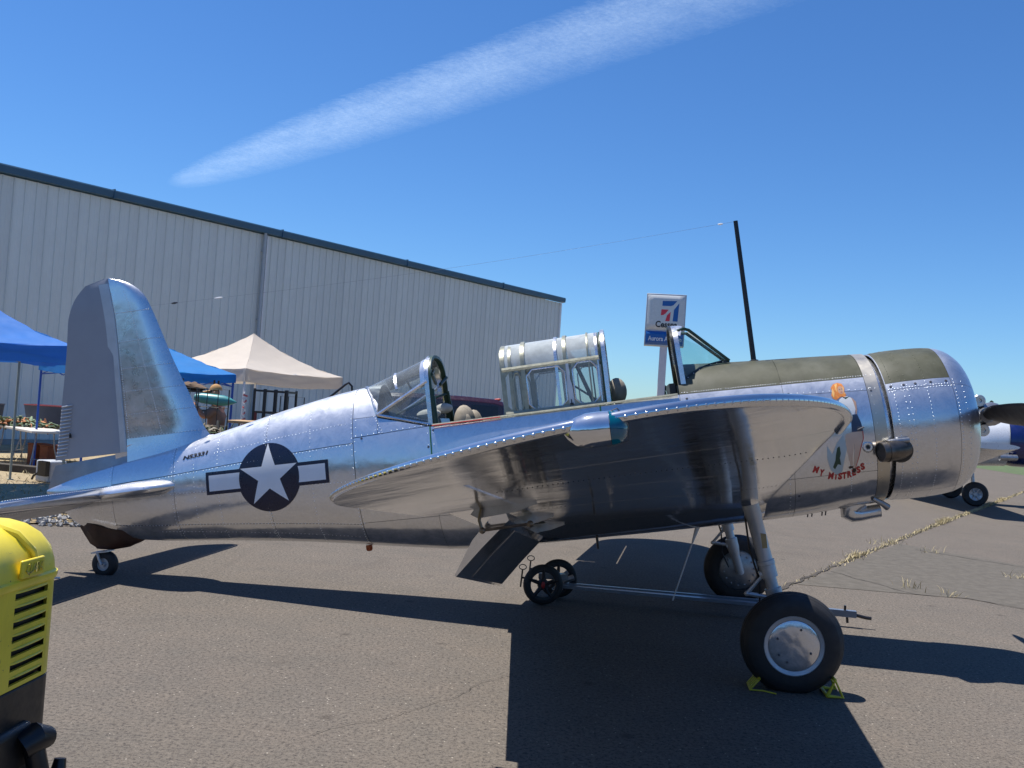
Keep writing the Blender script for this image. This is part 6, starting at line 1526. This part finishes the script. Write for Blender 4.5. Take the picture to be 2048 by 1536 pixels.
for (a_, b_) in slot:      # pressed hoods over every slot
    for k in range(nsl):
        s0 = z0s + dz * k; m = MB(); rows = []
        for i in range(11):
            q = i / 10; x = a_ + (b_ - a_) * q; hgt = .007 * math.sin(PI * q) ** .4
            rows.append([(x, .001, s0 + .029), (x, -hgt * .5, s0 + .029), (x, -hgt, s0 + .026), (x, -hgt * .9, s0 + .023), (x, .001, s0 + .025)])
        m.grid(rows, cv=True, cap=True); m.build('louvre', YEL, gso, 40)
def corner(x0, sgn):
    m = MB(); n = 8
    for k in range(n + 1): pass
    rows = []
    for z in [ZL + (ZT - ZL) * j / 2 for j in range(3)]:
        rows.append([Vector((x0 + .10 * math.sin(PI / 2 * k / n) * sgn, .10 - .10 * math.cos(PI / 2 * k / n), z)) for k in range(n + 1)])
    m.grid(rows); return m
corner(-.10, 1).build('corner_shell', YEL, tug, 40); corner(-WG + .10, -1).build('corner_shell', YEL, tug, 40)
mb = MB(); mb.box((-WG + .006, .80, (ZL + ZT) / 2), (.012, 1.40, ZT - ZL)); mb.build('side_shell', YEL, tug)
sidep = MB(); y0 = .10
def squad(ya, yb, z0, z1): sidep.add([(0, ya, z0), (0, yb, z0), (0, yb, z1), (0, ya, z1), (-.012, ya, z0), (-.012, yb, z0), (-.012, yb, z1), (-.012, ya, z1)], [(0, 1, 2, 3), (7, 6, 5, 4), (0, 4, 5, 1), (1, 5, 6, 2), (2, 6, 7, 3), (3, 7, 4, 0)])
squad(.10, .13, ZL, ZT); squad(.27, 1.5, ZL, ZT); zc = ZL
for k in range(nsl): s0 = z0s + dz * k; squad(.13, .27, zc, s0); zc = s0 + .025
squad(.13, .27, zc, ZT); so_ = sidep.build('side_shell', YEL, tug, 20)
for k in range(nsl):
    s0 = z0s + dz * k; m = MB(); rows = []
    for i in range(9):
        q = i / 8; y = .13 + .14 * q; hgt = .016 * math.sin(PI * q) ** .4; rows.append([(-.001, y, s0 + .028), (hgt * .6, y, s0 + .028), (hgt, y, s0 + .021), (-.001, y, s0 + .022)])
    m.grid(rows, cv=True, cap=True); m.build('louvre', YEL, so_, 40)
# hood: domed casting with lip, ribs, cap and maker's plate
mb = MB(); rows = []
prof_h = [(.006, ZT - .012), (.012, ZT), (.010, ZT + .012), (.0, ZT + .018), (-.004, ZT + .05), (-.02, ZT + .10), (-.055, ZT + .145), (-.11, ZT + .178), (-.18, ZT + .195), (-.27, ZT + .20)]
for g, z in prof_h:
    pts = outline(min(g, .01) if g > -.09 else -.09, .10)
    k_ = 0
    if g <= -.09:   # shrink towards the middle for the crown
        s_ = 1 - (-g - .09) * 2.2; pts = [((x + WG / 2) * s_ - WG / 2, (y - .35) * s_ + .35 if y < 1 else y) for x, y in pts]
    rows.append([Vector((x, y, z + .0)) for x, y in pts])
mb.grid(rows, cv=True, cap=True); hd = mb.build('hood', YEL, tug, 40)
mb = MB(); mb.tube([(-.20, -.003, ZT + .05), (-.21, .010, ZT + .10), (-.23, .06, ZT + .155), (-.26, .16, ZT + .19), (-.27, .3, ZT + .202)], [.010, .013, .016, .016, .012], 8); mb.build('hood_rib', YEL, hd)
mb = MB(); mb.tube([(-.46, -.003, ZT + .05), (-.45, .010, ZT + .10), (-.43, .06, ZT + .155), (-.40, .16, ZT + .19), (-.39, .3, ZT + .202)], [.010, .013, .016, .016, .012], 8); mb.build('hood_rib', YEL, hd)
mb = MB(); mb.box((-.335 + .09, -.010, ZT + .052), (.135, .014, .062)); mb.build('maker_plate', YEL, hd, bevel=.005)
tr, bb = text_polys('CLARK', .05, .1, .001)
m = MB()
for t_ in tr:
    pl = [(-.245 - .052 + (p[0] - bb[0]) / (bb[1] - bb[0]) * .104, ZT + .036 + (p[1] - bb[2]) / (bb[3] - bb[2]) * .034) for p in t_]; n = len(pl)
    if n >= 3: m.add([(x, -.0205, z) for x, z in pl] + [(x, -.016, z) for x, z in pl], [tuple(range(n)), tuple(range(2 * n - 1, n - 1, -1))] + [(i, (i + 1) % n, n + (i + 1) % n, n + i) for i in range(n)])
m.build('maker_lettering', YEL, hd)
mb = MB(); mb.lathe([(.06, 0), (.062, .012), (.05, .022), (.035, .026), (.0005, .030)], (-.335 - .02, .14, ZT + .195), (0, 0, 1), 24); mb.lathe([(.045, -.02), (.045, .004)], (-.355, .14, ZT + .195), (0, 0, 1), 20); mb.build('radiator_cap', polished('chrome cap', rough=.08, wav=.05), hd)
# bumper, hitch hook, wheels, rear body
mb = MB(); mb.box((-.33, -.01, .36), (.50, .06, .16)); mb.box((-.33, -.0, .55), (.30, .05, .16)); mb.build('front_casting', TUGBLK, tug, bevel=.02)
HKX = -.22
mb = MB(); mb.tube([(HKX - .04, -.03, .56), (HKX, -.06, .585), (HKX + .05, -.075, .57)], [.045, .05, .035], 12); mb.tube([(HKX, -.05, .56), (HKX, -.075, .47), (HKX + .02, -.085, .42), (HKX + .07, -.085, .40), (HKX + .115, -.085, .425), (HKX + .125, -.085, .47)], [.035, .034, .032, .03, .027, .02], 12); hk = mb.build('hitch_hook', BLACKM, tug)
for k in range(5):
    m = MB(); c = Vector((HKX, -.09, .385 - .028 * k)); ax1 = Vector((1, 0, 0)) if k % 2 else Vector((0, 1, 0)); m.tube([c + ax1 * .008 * math.cos(q) + Vector((0, 0, .018)) * math.sin(q) for q in [2 * PI * j / 10 for j in range(11)]], .0028, 5, cap=False); m.build('chain_link', STEEL, hk)
for x, y, r_ in ((-.02, .45, .24), (-WG + .02, .45, .24), (.04, 1.55, .32), (-WG - .04, 1.55, .32)):
    m = MB(); m.lathe([(r_ * .5, -.09), (r_ * .9, -.09), (r_, -.05), (r_, .05), (r_ * .9, .09), (r_ * .5, .09), (.001, .06)], (x, y, r_), (1 if x > -.3 else -1, 0, 0), 32); m.build('wheel', RUBBER, tug)
mb = MB(); mb.box((-.33, 1.75, .62), (.80, .5, .7)); mb.box((-.33, 1.9, 1.06), (.5, .14, .34)); mb.tube([(-.33, 1.3, 1.1), (-.33, 1.45, 1.30)], .02, 8); mb.build('driver_seat_box', YEL, tug, bevel=.02)
